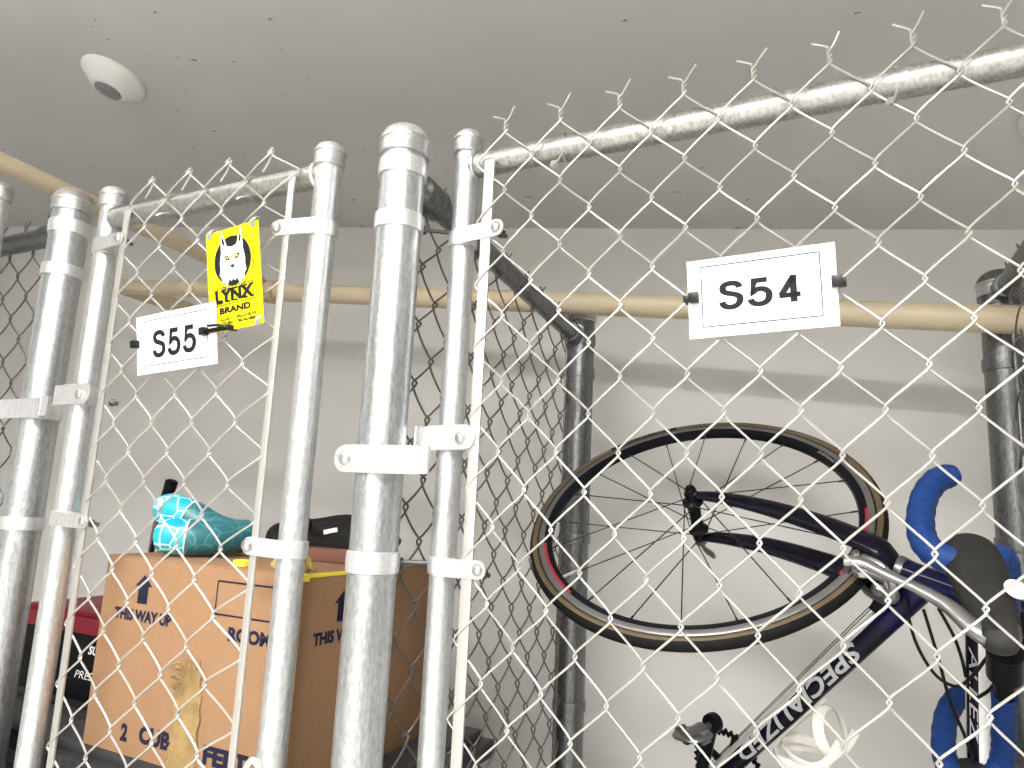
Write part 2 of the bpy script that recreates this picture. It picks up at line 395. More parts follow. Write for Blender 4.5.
# ---------------------------------------------------------------- fence hardware
def post_cap(name, x, y, r, top, parent, dome=None, f=.76):
    """domed post cap: pressed collar with rolled lips, cast dome on top"""
    m = MB(); R_ = r + .0042
    m.lathe([(r + .0005, -.026), (R_ - .0006, -.0255), (R_ + .0006, -.024), (R_, -.022), (R_, -.004), (R_ + .0020, -.0015), (R_ + .0020, .0015), (R_ - .001, .003)], (x, y, top), n=40)
    m.lathe([(R_ - .0005, .0025)] + [((R_ - .0008) * math.cos(q), .003 + r * f * math.sin(q)) for q in [i * PI / 2 / 9 for i in range(1, 10)]], (x, y, top), n=40, mi=1)
    return m.build(name, [M['collar'], dome or M['cap']], parent)
def ring(m, x, y, z, r, h, th=.003, mi=0):
    m.lathe([(r, -h / 2), (r + th, -h / 2 + .001), (r + th * 1.25, 0), (r + th, h / 2 - .001), (r, h / 2)], (x, y, z), n=36, mi=mi)
def bolt_head(m, p, d, r=.0075, mi=0):
    """round carriage-bolt head on point p facing direction d, with its shank and nut behind"""
    d = V(d).normalized(); p = V(p)
    m.lathe([(r, 0), (r * .96, r * .25), (r * .75, r * .5), (r * .4, r * .64), (0, r * .68)], p, d, 16, mi)
def nut_tail(m, p, d, L=.02, mi=0):
    d = V(d).normalized(); p = V(p)
    m.lathe([(.0035, 0), (.0035, L)], p, d, 8, mi); m.lathe([(.007, .002), (.007, .009)], p, d, 6, mi)
def strip(m, x0, x1, z0, z1, y, h, th=.003, round0=False, round1=True, mi=0, y1=None):
    """flat plate along x in front of the tubes, ends rounded"""
    poly = []
    n = 6; r = h / 2 * .9
    y1 = y if y1 is None else y1
    L = math.sqrt((x1 - x0) ** 2 + (z1 - z0) ** 2 + (y1 - y) ** 2)
    if round1: poly += [(L - r + r * math.cos(a), (h / 2) * math.sin(a)) for a in [-PI / 2 + PI * i / n for i in range(n + 1)]]
    else: poly += [(L, -h / 2), (L, h / 2)]
    if round0: poly += [(r - r * math.cos(a), (h / 2) * math.sin(a)) for a in [PI / 2 - PI * i / n for i in range(n + 1)]]
    else: poly += [(0, h / 2), (0, -h / 2)]
    ux = V((x1 - x0, y1 - y, z1 - z0)).normalized(); uz = V((0, 1, 0)).cross(ux).normalized() * -1
    m.prism(poly, (x0, y, z0), ux, uz, th, mi)

def post(x, y, r, top, label, mat, bands, group=None, capmat=None, name='fence_post', caph=None):
    t = thing(name, (x, y, 0), label, 'post', group)
    m = MB(); m.lathe([(r, 0), (r, top), (r * .9, top + .001)], (x, y, 0), n=40); m.build('pole', mat, t)
    post_cap('post_cap', x, y, r, top, t, capmat)
    for (z, h, extra) in bands:
        m = MB(); ring(m, x, y, z, r, h)
        if extra: extra(m, x, y, z, r)
        m.build('band', [M['band'] if mat is not M['shaded'] else M['shaded'], M['bolt'], M['darkbolt']], t)
    return t

# ---- chain link: every wire a flattened coil hooked into its neighbours
def wires(m, P, jmin, jmax, T, rw=.0018, d=.0032, over=.028, first=0., ns=18, nsd=6, top=None, mi=0, tf=None):
    """P(u, t, off) -> point. u counts cells along the fence, t counts cell heights down from the top"""
    for j in range(jmin, jmax + 1):
        mid = j / 2 + .25; sgn = -1 if j % 2 == 0 else 1      # even wires stand at their left edge for whole t
        pts = []
        N = int((T - first) * ns)
        A = .25 + over
        t0 = first if tf is None else tf(j)
        for i in range(int(t0 * ns), N + 1):
            t = i / ns; ph = 2 * PI * t
            k = .975
            u = mid + sgn * A * math.asin(k * math.cos(ph)) / math.asin(k)
            sn = math.sin(ph)
            off = -sgn * d * math.copysign(abs(sn) ** (.55 if d < .005 else .35), sn)
            pts.append(P(u, t, off))
        m.tube(pts, rw, nsd, mi)

def chain(P, jmin, jmax, T, **k):
    m = MB(); wires(m, P, jmin, jmax, T, **k); return m

# ---------------------------------------------------------------- gate of locker S54
RZ54 = 1.7750
def gate_S54():
    xs, ys, r, top = -.566, .93, .0195, 1.822
    xr = .272
    t = thing('chain_link_gate', (xs, ys, 0), 'wide chain link gate carrying the S54 sign, its wire ends twisted above the rail', 'gate')
    for x in (xs, xr):
        m = MB(); m.lathe([(r, .04), (r, top), (r * .9, top + .001)], (x, ys, 0), n=32)
        m.lathe([(r, -.002), (r + .002, .0), (r, .004)], (x, ys, .04), n=32)
        if x == xs:   # weld bead where the rail meets the stile
            m.tube(arc((x + r * .92, ys, RZ54), .0215, 0, 2 * PI, 20, (0, 1, 0), (0, 0, 1)), .0032, 8)
        m.build('gate_stile', M['tube'], t)
        post_cap('stile_cap', x, ys, r, top, t)
    for z in (RZ54, .11):
        m = MB(); m.tube([(xs + .01, ys, z), (xr - .01, ys, z)], .0195, 28); m.build('gate_rail', M['rail'], t)
    def P(u, tt, off):
        z = 1.8115 - (.1002 * tt if tt < 4.5 else .1002 * 4.5 + .1055 * (tt - 4.5))
        f = min(1, tt / 4.5)
        x = (-.4852 + .0927 * u) * (1 - f) + (-.4245 + .0897 * (u - .5)) * f
        if tt > 4.5: x -= .006 * min(tt - 4.5, 4) / 2
        return V((x, .905 + off, z))
    m = chain(P, -1, 14, 17, rw=.00155)
    for k in range(0, 8):   # twisted barbs on top
        b = P(k, 0, 0)
        for s in (0, 1):
            ph = s * PI + random.uniform(-.4, .4)
            pts = [b + V((.0035 * math.cos(ph) * (.4 + .6 * min(1, i / 4)), .003 * math.sin(ph + i * .62), i * .0016)) if i == 0 else
                   b + V((.0026 * math.cos(ph + i * .62), .0026 * math.sin(ph + i * .62), i * .0016)) for i in range(12)]
            e = pts[-1]
            if s == 0: pts += [e + V((.004, 0, .006)), e + V((.012 + random.uniform(-.002, .003), .0, .021))]
            else: pts += [e + V((-.006, -.001, .003)), e + V((-.019, -.002, .009 + random.uniform(-.002, .002)))]
            m.tube(pts, .0016, 6)
    m.build('chain_link_mesh', M['wire'], t)
    for x, tl in ((-.5105, 1.766), (.212, 1.766)):
        m = MB(); m.box((x - .0085, .9035, .14), (x + .0085, .9075, tl), bev=.0008); m.build('tension_bar', M['wire'], t)
    for z in (1.649, 1.1415, .45):
        m = MB(); ring(m, xs, ys, z, r, .026)
        strip(m, xs - .002, -.478, z - .001, z + .001, ys - r - .0025, .026, y1=.9000)
        bolt_head(m, (-.4905, .8985, z + .001), (0, -1, 0), .0085, 1); nut_tail(m, (-.4900, .9075, z - .004), (.5, 1, -.25), .016, 2)
        m.build('tension_band', [M['band'], M['bolt'], M['darkbolt']], t)
    for z in (1.3285, .35):
        m = MB(); ring(m, xs, ys, z, r, .034)
        strip(m, -.6155, -.586, z, z, ys - r - .003, .036, .004, round1=False)
        strip(m, -.587, -.507, z, z + .001, ys - r - .006, .037, .004, y1=.8995)
        m.tube([(-.6155, ys - r - .003, z - .018), (-.6155, ys - r - .003, z + .018)], .003, 8)
        bolt_head(m, (-.5305, .8990, z), (0, -1, 0), .0095, 1)
        m.build('hinge_strap', [M['band'], M['bolt'], M['darkbolt']], t)
    for x in (-.392, .052):
        m = MB()
        pts = [P((x + .4852) / .0927, .55, 0) + V((0, -.004, 0))]
        zc = RZ54
        pts = [V((x, .907, zc - .030))] + arc((x, ys, zc), .0215, -PI * .75, PI * .75, 14, (0, 1, 0), (0, 0, 1))[::1]
        pts = arc((x, ys, zc), .0215, PI * .8, -PI * .75, 16, (0, 1, 0), (0, 0, 1))
        pts += [V((x - .004, .905, zc - .034))]
        m.tube(pts, .0016, 6)
        for i in range(3):
            m.tube(arc((x - .005 - .003 * i, .905, zc - .036), .0045, 0, 2 * PI, 8, (0, 1, 0), (.3, 0, 1)), .0015, 5)
        m.build('wire_tie', M['wire'], t)
    return P
P54 = gate_S54()

# ---------------------------------------------------------------- gate of locker S55
RZ55 = 1.7510
def gate_S55():
    xa, xb, ys, r, ta, tb = -1.3148, -.7672, .828, .0208, 1.801, 1.787
    t = thing('chain_link_gate', (xa, ys, 0), 'narrow chain link gate carrying the S55 sign and yellow plate', 'gate')
    for x, top in ((xa, ta), (xb, tb)):
        m = MB(); m.lathe([(r, .04), (r, top), (r * .9, top + .001)], (x, ys, 0), n=32)
        s = 1 if x == xa else -1
        m.tube(arc((x + s * r * .9, ys, RZ55), .0215, 0, 2 * PI, 20, (0, 1, 0), (0, 0, 1)), .003, 8)
        m.build('gate_stile', M['tube'], t)
        post_cap('stile_cap', x, ys, r, top, t)
    for z in (RZ55, .11):
        m = MB(); m.tube([(xa + .01, ys, z), (xb - .01, ys, z)], .0195, 28); m.build('gate_rail', M['rail'], t)
    def P(u, tt, off):
        z = 1.808 - (.092 * tt if tt < 4.5 else .092 * 4.5 + .0995 * (tt - 4.5))
        f = min(1, tt / 4.5)
        x = (-1.19 + .1004 * u) * (1 - f) + (-1.1495 + .0995 * (u - .5)) * f
        if u > 3.03: x += (u - 3.03) * .036
        return V((x * .9835, .8025 + off, 1.23 + (z - 1.23) * .9835))
    m = chain(P, -1, 6, 18, rw=.0018, d=.0036)
    for k in range(0, 4):   # knuckled ends: one wire folded over the other
        b = P(k, 0, 0)
        m.tube([b + V((.006, .003, -.006)), b + V((-.007, .003, .006))], .0018, 6)
        m.tube([b + V((-.004, -.003, -.003)), b + V((.006, -.002, .006))], .0018, 6)
        m.tube([b + V((.005, .002, .004)), b + V((-.006, .005, -.013)), b + V((-.019, .005, -.030))], .0017, 6)
    m.build('chain_link_mesh', M['wire'], t)
    for x0, x1, tl, w in ((-1.227, -1.209, 1.748, .0075), (-.819, -.812, 1.744, .0062)):
        m = MB(); m.box((x0 - w, .8005, .14), (x0 + w, .8045, tl), bev=.0008)
        for p in m.v: p.x += (x1 - x0) * min(1, (tl - p.z) / .6)
        m.build('tension_bar', M['wire'], t)
    for z in (1.6925, 1.1735, .45):
        m = MB(); ring(m, xa, ys, z, r, .026)
        xe = -1.222 if z > 1.5 else -1.203
        strip(m, xa - .004, xe, z, z - .001, ys - r - .0035, .025, y1=.7970)
        bolt_head(m, (xe - .012, .7955, z), (0, -1, 0), .0085, 1); nut_tail(m, (xe - .012, .806, z - .003), (.6, 1, -.2), .018, 2)
        m.build('tension_band', [M['band'], M['bolt'], M['darkbolt']], t)
    for z in (1.6545, 1.1545, .45):
        m = MB(); ring(m, xb, ys, z, r, .026)
        strip(m, -.846 if z > 1.5 else -.835, xb + .004, z + .003, z, .7970, .026, round0=True, round1=False, y1=ys - r - .0035)
        bolt_head(m, ((-.836 if z > 1.5 else -.825), .7955, z + .003), (0, -1, 0), .0095, 1); nut_tail(m, (-.832, .806, z), (-.2, 1, 0), .014, 2)
        m.build('tension_band', [M['band'], M['bolt'], M['darkbolt']], t)
    for z in (1.3995, .35):
        m = MB(); ring(m, xa, ys, z, r, .034)
        strip(m, -1.366, -1.338, z, z, ys - r - .003, .037, .004, round1=False)
        strip(m, -1.339, -1.256, z, z + .001, ys - r - .005, .038, .004)
        bolt_head(m, (-1.285, ys - r - .007, z), (0, -1, 0), .010, 1); nut_tail(m, (-1.222, ys - .012, z - .014), (.7, 1, -.2), .016, 2)
        m.build('hinge_strap', [M['band'], M['bolt'], M['darkbolt']], t)
    # gate catch on the free stile, low down
    m = MB(); m.tube(smooth_path([(-.775, .802, .845), (-.777, .792, .862), (-.764, .790, .874), (-.750, .792, .862), (-.752, .800, .84), (-.752, .806, .80)], 5), .0045, 8)
    ring(m, xb, ys, .80, r, .03); m.build('gate_catch', M['band'], t)
    for u in (.62, 2.62):
        x = -1.19 + .1004 * u
        m = MB(); m.tube(arc((x, ys, RZ55), .0215, PI * .85, -PI * .7, 16, (0, 1, 0), (.0, 0, 1)) + [V((x - .006, .802, RZ55 - .024)), V((x - .010, .7985, RZ55 - .028))], .0017, 6)
        m.build('wire_tie', M['wire'], t)
    return P
P55 = gate_S55()

# ---------------------------------------------------------------- posts
def hinge_main(m, x, y, z, r):
    strip(m, -.699, -.556, z, z - .001, y - r - .003, .040, .004, round0=True, round1=False)
    strip(m, -.556, -.537, z - .001, z - .001, y - r - .001, .038, .006, round1=False)
    bolt_head(m, (-.6785, y - r - .005, z), (0, -1, 0), .0105, 1)
def hinge_left(m, x, y, z, r):
    strip(m, -1.668, -1.44, z, z + .001, y - r - .003, .038, .004, round0=True, round1=False)
    strip(m, -1.44, -1.418, z + .004, z + .004, y - r - .001, .038, .006, round1=False)
    bolt_head(m, (-1.643, y - r - .005, z), (0, -1, 0), .0105, 1)
def tail(dx, dz=0):
    def f(m, x, y, z, r): nut_tail(m, (x + r * .6, y + r * .85, z + dz), (dx, .6, 0), .045, 2)
    return f
post(-.645, .864, .0355, 1.799, 'thick galvanised post with pale domed cap between the S55 and S54 gates', M['post'],
     [(1.752, .029, None), (1.6615, .028, tail(.9)), (1.2905, .036, hinge_main), (1.1440, .031, tail(1.0)), (.5, .03, None)])
post(-1.5085, .864, .0365, 1.832, 'thick galvanised post left of the S55 gate, with a grey domed cap', M['post'],
     [(1.772, .03, None), (1.676, .026, None), (1.3795, .036, hinge_left), (1.1555, .026, None), (.5, .03, None)], capmat=M['browncap'])
post(-.645, 1.668, .0360, 1.736, 'shaded steel back post between the two lockers, behind the bicycle wheel', M['shaded'],
     [(1.662, .03, None), (1.575, .026, tail(-1.0)), (1.165, .026, tail(-1.)), (.78, .026, tail(-1.)), (.4, .026, None)], capmat=M['shaded'])
post(.258, 1.668, .0365, 1.722, 'shaded steel back post beside the blue handlebar, its cap above the tan pipe', M['shaded'],
     [(1.688, .026, None), (1.555, .026, None), (1.205, .026, tail(-1.)), (.5, .026, None)], capmat=M['shaded'])

# stile of the next gate at the left border
t = thing('gate_leaf', (-1.672, .80, 0), 'pale gate stile with flat cap at the left border of the picture', 'gate')
m = MB(); m.lathe([(.0205, .05), (.0205, 1.862), (.018, 1.863)], (-1.672, .80, 0), n=32)
m.tube(arc((-1.690, .80, 1.80), .0215, 0, 2 * PI, 20, (0, 1, 0), (0, 0, 1)), .003, 8); m.build('gate_stile', M['tube'], t)
post_cap('stile_cap', -1.672, .80, .0205, 1.862, t, M['browncap'])
for z in (1.80, .11):
    m = MB(); m.tube([(-1.68, .80, z), (-2.18, .80, z)], .0195, 24); m.build('gate_rail', M['rail'], t)
m = MB(); m.lathe([(.0205, .05), (.0205, 1.862)], (-2.19, .80, 0), n=32); m.build('gate_stile', M['tube'], t)

# fixed panel behind it
t = thing('chain_link_fence', (-1.6, .90, 0), 'shaded chain link panel with a top rail, between the left post and the border stile', 'fence panel')
m = MB(); m.tube([(-1.585, .90, 1.7865), (-2.6, .90, 1.7865)], .0225, 26); m.build('top_rail', M['shaded'], t)
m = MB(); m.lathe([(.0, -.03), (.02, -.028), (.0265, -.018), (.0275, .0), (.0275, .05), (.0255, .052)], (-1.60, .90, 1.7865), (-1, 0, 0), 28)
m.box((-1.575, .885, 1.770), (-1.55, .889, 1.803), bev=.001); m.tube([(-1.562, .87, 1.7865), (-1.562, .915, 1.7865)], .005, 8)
m.build('rail_end_cup', M['shaded'], t)
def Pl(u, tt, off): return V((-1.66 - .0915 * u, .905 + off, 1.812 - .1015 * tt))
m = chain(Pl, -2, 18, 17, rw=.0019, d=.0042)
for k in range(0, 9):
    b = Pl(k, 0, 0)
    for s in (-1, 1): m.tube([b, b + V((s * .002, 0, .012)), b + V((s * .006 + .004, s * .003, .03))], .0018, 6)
m.build('chain_link_mesh', M['shadedwire'], t)
m = MB(); m.tube([(-1.57, .905, 1.70), (-1.60, .885, 1.69)], .004, 8); m.build('bolt', M['darkbolt'], t)

# ---------------------------------------------------------------- partitions running to the wall
def partition(label, x, y0, z0, y1, z1, x2=None, cup=True):
    x2 = x if x2 is None else x2
    t = thing('chain_link_fence', (x, y1, 0), label, 'fence panel')
    X = lambda y: x + (x2 - x) * (y1 - y) / (y1 - y0)
    m = MB(); m.tube([(X(y0), y0, z0), (X(y1), y1, z1)], .0205, 26); m.build('top_rail', M['shaded'], t)
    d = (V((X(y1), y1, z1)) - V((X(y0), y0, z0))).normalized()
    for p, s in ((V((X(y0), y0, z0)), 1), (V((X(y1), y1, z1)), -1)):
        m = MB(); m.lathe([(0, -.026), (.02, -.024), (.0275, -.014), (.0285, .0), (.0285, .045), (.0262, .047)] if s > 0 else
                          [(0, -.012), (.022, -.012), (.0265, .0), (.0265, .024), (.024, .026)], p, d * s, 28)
        m.build('rail_end_cup', M['shaded'], t)
    def P(u, tt, off):
        y = y1 - .02 - .088 * u
        zt = z1 + (z0 - z1) * (y1 - y) / (y1 - y0) + .03
        return V((X(y) + off, y, zt - .0985 * tt))
    jm = int((y1 - y0 - .03) / .088 * 2)
    m = chain(P, 0, jm, 17.2, rw=.0018, d=.0072, over=.02, ns=28)
    for k in range(0, jm // 2 + 1):
        b = P(k, 0, 0)
        for s in (-1, 1): m.tube([b, b + V((s * .001, s * .002, .006)), b + V((s * .004, s * .006, .014))], .0017, 5)
    m.build('chain_link_mesh', M['shadedwire'], t)
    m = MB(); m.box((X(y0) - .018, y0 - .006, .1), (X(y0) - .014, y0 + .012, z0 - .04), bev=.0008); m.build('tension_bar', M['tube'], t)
    m = MB(); m.box((X(y1) - .002, y1 - .04, .1), (X(y1) + .002, y1 - .024, z1 - .02), bev=.0008); m.build('tension_bar', M['shaded'], t)
partition('shaded chain link partition running back between the S55 and S54 lockers', -.648, .927, 1.742, 1.622, 1.668)
partition('shaded chain link partition right of the blue handlebar, at the picture border', .262, 1.0, 1.735, 1.624, 1.700, .30)

# ---------------------------------------------------------------- signs
def sign_frame(tl, tr, br, bl, y, tilt, k=1.):
    tl, tr, br, bl = [(a * k, 1.23 + (b - 1.23) * k) for a, b in (tl, tr, br, bl)]
    cx = (tl[0] + tr[0] + br[0] + bl[0]) / 4; czv = (tl[1] + tr[1] + br[1] + bl[1]) / 4
    w = (math.dist(tl, tr) + math.dist(bl, br)) / 2; h = (tl[1] - bl[1] + tr[1] - br[1]) / 2
    a = math.atan2((tr[1] - tl[1] + br[1] - bl[1]) / 2, (tr[0] - tl[0] + br[0] - bl[0]) / 2)
    ux = V((math.cos(a), 0, math.sin(a))); uz = V((-math.sin(a), 0, math.cos(a)))
    uy = (uz * math.cos(tilt) + V((0, -1, 0)) * math.sin(tilt)).normalized()
    n = ux.cross(uy)   # faces the aisle
    return V((cx, y, czv)), ux, uy, n, w, h
def plate(m, c, ux, uy, n, w, h, th, mi=0):
    vs = [c + ux * (sx * w / 2) + uy * (sy * h / 2) + n * s for s in (0, -th) for sx, sy in ((-1, -1), (1, -1), (1, 1), (-1, 1))]
    m.add(vs, [(0, 1, 2, 3), (7, 6, 5, 4), (0, 4, 5, 1), (1, 5, 6, 2), (2, 6, 7, 3), (3, 7, 4, 0)], mi)
def bar2(m, c, ux, uy, n, a, b, wd, lift, mi=0):
    """thin printed line from a to b in plate coordinates"""
    a = V(a); b = V(b); d = (b - a).normalized(); q = V((-d.y, d.x)) * wd / 2
    m.add([c + ux * p.x + uy * p.y + n * lift for p in (a - q, b - q, b + q, a + q)], [(0, 1, 2, 3)], mi)
def cable_tie(parent, p, ux, uy, n, L, side):
    m = MB()
    R = Matrix((ux, n, uy)).transposed().to_4x4(); R.translation = p
    m.box((-.006, -.001, -.0065), (.006, .010, .0065), bev=.0012, mat=R)
    m.box((-L if side < 0 else 0, -.001, -.0035), (0 if side < 0 else L, .0035, .0035), bev=.0008, mat=R)
    m.box((side * L - .004, -.014, -.0045), (side * L + .004, .004, .0045), bev=.0012, mat=R)
    if side * L > .015: m.tube([p + ux * (side * L) + n * .002, p + ux * (side * L * .8) + uy * .004 + n * .012, p + ux * (side * L * .35) + uy * .006 + n * .011], .0024, 6)
    m.build('cable_tie', M['tie'], parent)
def number_sign(txt, corners, y, tilt, label, ties, tsize, toff, k=1.):
    c, ux, uy, n, w, h = sign_frame(*corners, y, tilt, k)
    t = thing('number_sign', c, label, 'sign')
    m = MB(); plate(m, c, ux, uy, n, w, h, .0022); m.build('sign_plate', M['sign'], t, smooth=20)
    m = MB(); iw, ih = w * .80, h * .77; o = V((.000, .002))
    for a, b in (((-1, -1), (1, -1)), ((1, -1), (1, 1)), ((1, 1), (-1, 1)), ((-1, 1), (-1, -1))):
        bar2(m, c, ux, uy, n, o + V((a[0] * iw / 2, a[1] * ih / 2)), o + V((b[0] * iw / 2, b[1] * ih / 2)), .0015, .0006)
    m.build('border_line', M['greyline'], t)
    m = MB(); stroke_text(m, txt, c + ux * toff[0] + uy * toff[1] + n * .0007, ux, uy, tsize[0], tsize[1]); m.build('lettering', M['ink'], t)
    for (px, py, L, s) in ties: cable_tie(t, c + ux * px + uy * py + n * .001, ux, uy, n, L, s)
    return t
number_sign('S54', ((-.1996, 1.5571), (-.0225, 1.5619), (-.0201, 1.4600), (-.1954, 1.4543)), .893, .06,
            'white S54 number sign tied to the right gate mesh', ((-.080, .0015, .010, -1), (.088, .0015, .006, 1)), (.096, .0345), (.0005, .0005))
number_sign('S55', ((-1.1451, 1.5298), (-.9519, 1.5406), (-.9351, 1.4396), (-1.1262, 1.4258)), .7855, .12,
            'white S55 number sign on the left gate, below the yellow plate', ((-.0935, .003, .006, -1), (.073, .004, .052, 1)), (.101, .044), (-.002, -.002), k=.988)

def lynx_sign():
    c, ux, uy, n, w, h = sign_frame((-.9845, 1.6572), (-.8648, 1.6688), (-.8424, 1.4993), (-.9547, 1.4882), .781, .12, .9886)
    t = thing('maker_plate', c, 'bright yellow maker plate with a white cat head, above the S55 sign', 'sign')
    m = MB(); plate(m, c, ux, uy, n, w, h, .0018); m.build('sign_plate', M['yellow'], t, smooth=20)
    e = MB()     # emblem: slots 0 black, 1 white, 2 yellow
    def pl(poly, mi, lift, ox=0, oy=0):
        vs = [c + ux * (x + ox) + uy * (y + oy) + n * lift for x, y in poly]
        bm = bmesh.new(); f = bm.faces.new([bm.verts.new(v) for v in vs]); r = bmesh.ops.triangulate(bm, faces=[f])
        bm.verts.index_update(); e.add([v.co.copy() for v in bm.verts], [tuple(v.index for v in q.verts) for q in bm.faces], mi); bm.free()
    def ell(cx, cy, a, b, n_=40, a0=0, a1=2 * PI): return [(cx + a * math.cos(a0 + (a1 - a0) * i / n_), cy + b * math.sin(a0 + (a1 - a0) * i / n_)) for i in range(n_)]
    oy = .029
    pl(ell(0, oy, .0465, .0470), 0, .0006); pl(ell(0, oy, .0452, .0457), 2, .0008)
    pl(ell(0, oy, .0405, .0410), 0, .0010)
    half = [(0, .028), (.006, .029), (.012, .031), (.016, .042), (.0215, .053), (.0232, .060), (.0245, .052), (.0255, .041), (.0270, .030), (.0265, .022),
            (.0285, .014), (.0310, .003), (.0300, -.006), (.0325, -.017), (.0285, -.021), (.0265, -.031), (.0215, -.030), (.0180, -.041), (.0135, -.034), (.0090, -.026), (.0045, -.031), (0, -.027)]
    half = [(x * .90, y * .96) for x, y in half]
    head = half + [(-x, y) for x, y in half[::-1][1:-1]]
    pl(head, 1, .0012, 0, oy - .004)
    for s in (-1, 1):
        pl([(s * .0150, .034), (s * .0190, .046), (s * .0206, .050), (s * .0212, .038), (s * .0185, .031)], 0, .0014, 0, oy - .004)
        pl([(s * .0045, .0078), (s * .0105, .0140), (s * .0170, .0125), (s * .0135, .0062), (s * .0075, .0050)], 0, .0014, 0, oy - .004)
        pl([(s * .0070, .0087), (s * .0110, .0113), (s * .0138, .0107), (s * .0115, .0082)], 2, .0016, 0, oy - .004)
        for (x, y, dx, dy) in ((.004, .020, .001, .007), (.017, .004, .006, -.003), (.016, -.004, .006, -.004), (.0135, -.013, .004, -.007), (.008, .016, .003, .006)):
            bar2(e, c, ux, uy, n, (s * x, y + oy - .004), (s * (x + dx), y + dy + oy - .004), .0014, .0014, 0)
        bar2(e, c, ux, uy, n, (0, -.0115 + oy - .004), (s * .0065, -.0145 + oy - .004), .0014, .0014, 0)
    pl([(-.0055, -.0025), (.0055, -.0025), (.0024, -.0082), (-.0024, -.0082)], 0, .0014, 0, oy - .004)
    bar2(e, c, ux, uy, n, (0, -.0075 + oy - .004), (0, -.0115 + oy - .004), .0014, .0014, 0)
    e.build('emblem', [M['ink'], M['white'], M['yellow']], t)
    g = MB()
    pl2 = [(-.0445, -.0215), (.0445, -.0215), (.0445, -.0405), (-.0445, -.0405)]
    text_on(g, 'LYNX', .03, c + uy * -.0262 + n * .0012, ux, uy, fit=(.084, .021), bold=.0016)
    for yy, spans in ((-.0163, ((-.0435, -.0345), (-.0255, -.0165), (-.0105, -.0015), (-.001, .0065), (.0115, .0190), (.0205, .0290), (.0350, .0430))),
                      (-.0362, ((-.0435, -.0245), (-.0180, -.0085), (-.001, .0075), (.0205, .0290), (.0350, .0430)))):
        for p, q in spans: bar2(g, c, ux, uy, n, (p, yy), (q, yy), .0028, .0013)
    for yy in (-.0125, -.0405): bar2(g, c, ux, uy, n, (-.0445, yy), (.0445, yy), .0012, .0012)
    text_on(g, 'BRAND', .02, c + uy * -.0500 + n * .0012, ux, uy, fit=(.068, .0105), bold=.0009)
    bar2(g, c, ux, uy, n, (-.024, -.0590), (.024, -.0590), .0004, .0012)
    text_on(g, 'CALGARY', .01, c + ux * -.0225 + uy * -.0645 + n * .0012, ux, uy, fit=(.027, .0052), bold=.0003)
    text_on(g, 'SPRUCE GROVE', .01, c + ux * .0235 + uy * -.0645 + n * .0012, ux, uy, fit=(.042, .0052), bold=.0003)
    text_on(g, '403-273-4821', .01, c + ux * -.0245 + uy * -.0713 + n * .0012, ux, uy, fit=(.037, .0052), bold=.0003)
    text_on(g, '780-962-8886', .01, c + ux * .0235 + uy * -.0713 + n * .0012, ux, uy, fit=(.040, .0052), bold=.0003)
    bar2(g, c, ux, uy, n, (-.020, -.0800), (.020, -.0800), .0004, .0012)
    g.build('lettering', M['ink'], t)
    for px, py in ((-.046, .080), (.049, .080), (.049, -.080)):
        m = MB()
        for k in range(3):
            m.tube([c + ux * (px - .004 + k * .0035) + uy * (py - .006) + n * .003, c + ux * (px - .002 + k * .0035) + uy * (py + .002) + n * .0055,
                    c + ux * (px + k * .0035) + uy * (py + .008) + n * .001, c + ux * (px + k * .0035) + uy * (py + .010) + n * -.006], .0014, 6)
        m.build('hog_ring', M['wire'], t)
lynx_sign()

# ---------------------------------------------------------------- pipes
t = thing('sprinkler_pipe', (-.7, 1.602, 1.74), 'long tan pipe running along the back wall above the bicycle', 'pipe')
pz = lambda x: 1.7475 - .124 * (x + .7)
m = MB(); m.tube(smooth_path([(-2.43, 1.90, pz(-2.43)), (-2.43, 1.70, pz(-2.43)), (-2.42, 1.62, pz(-2.42)), (-2.40, 1.592, pz(-2.40)), (-2.32, 1.592, pz(-2.32)), (-1.74, 1.592, pz(-1.74))], 6) + [V((2.4, 1.592, pz(2.4)))], .0275, 32); m.build('pipe_run', M['pipe'], t)
m = MB()
d = V((1, 0, -.124)).normalized(); o = V((-1.70, 1.592, pz(-1.70)))
m.lathe([(.028, -.06), (.036, -.058), (.037, -.03), (.034, -.025), (.034, .03), (.037, .034), (.036, .066), (.028, .068)], o, d, 28)
m.lathe([(.03, 0), (.032, .03), (.035, .034), (.035, .062), (.025, .064)], o, (0, -1, .42), 28)
m.build('tee_fitting', M['grey_fit'], t)
t = thing('branch_pipe', (-1.70, 1.0, 1.9), 'short tan branch pipe running back under the ceiling at upper left', 'pipe')
m = MB(); m.tube([(-1.70, 1.535, 1.904), (-1.70, -3.15, 2.10)], .0215, 28); m.build('pipe_run', M['pipe'], t)

# ---------------------------------------------------------------- ceiling devices
def ceiling_dev(x, y, label, R, name, holes=True):
    nrm = V((-.142, -.2, -1)).normalized() ; p = V((x, y, cz(x, y)))
    t = thing(name, p, label, 'sensor')
    m = MB(); m.lathe([(R, 0), (R * 1.01, .006), (R * .99, .012), (R * .92, .017), (R * .62, .040), (R * .50, .047), (R * .42, .049)], p, nrm, 48); m.build('housing', M['plastic_w'], t)
    m = MB(); m.lathe([(R * .42, .0485), (R * .41, .052), (R * .3, .056), (0, .058)], p, nrm, 32)
    for k in range(4):
        a = k * PI / 4; q = nrm.orthogonal().normalized(); r2 = nrm.cross(q); dd = q * math.cos(a) + r2 * math.sin(a)
        m.tube([p + nrm * .0555 - dd * R * .36, p + nrm * .0585, p + nrm * .0555 + dd * R * .36], .0012, 5)
    m.build('lens', M['lens'], t)
ceiling_dev(-1.896, 1.143, 'round white occupancy sensor on the ceiling, upper left', .087, 'ceiling_sensor')
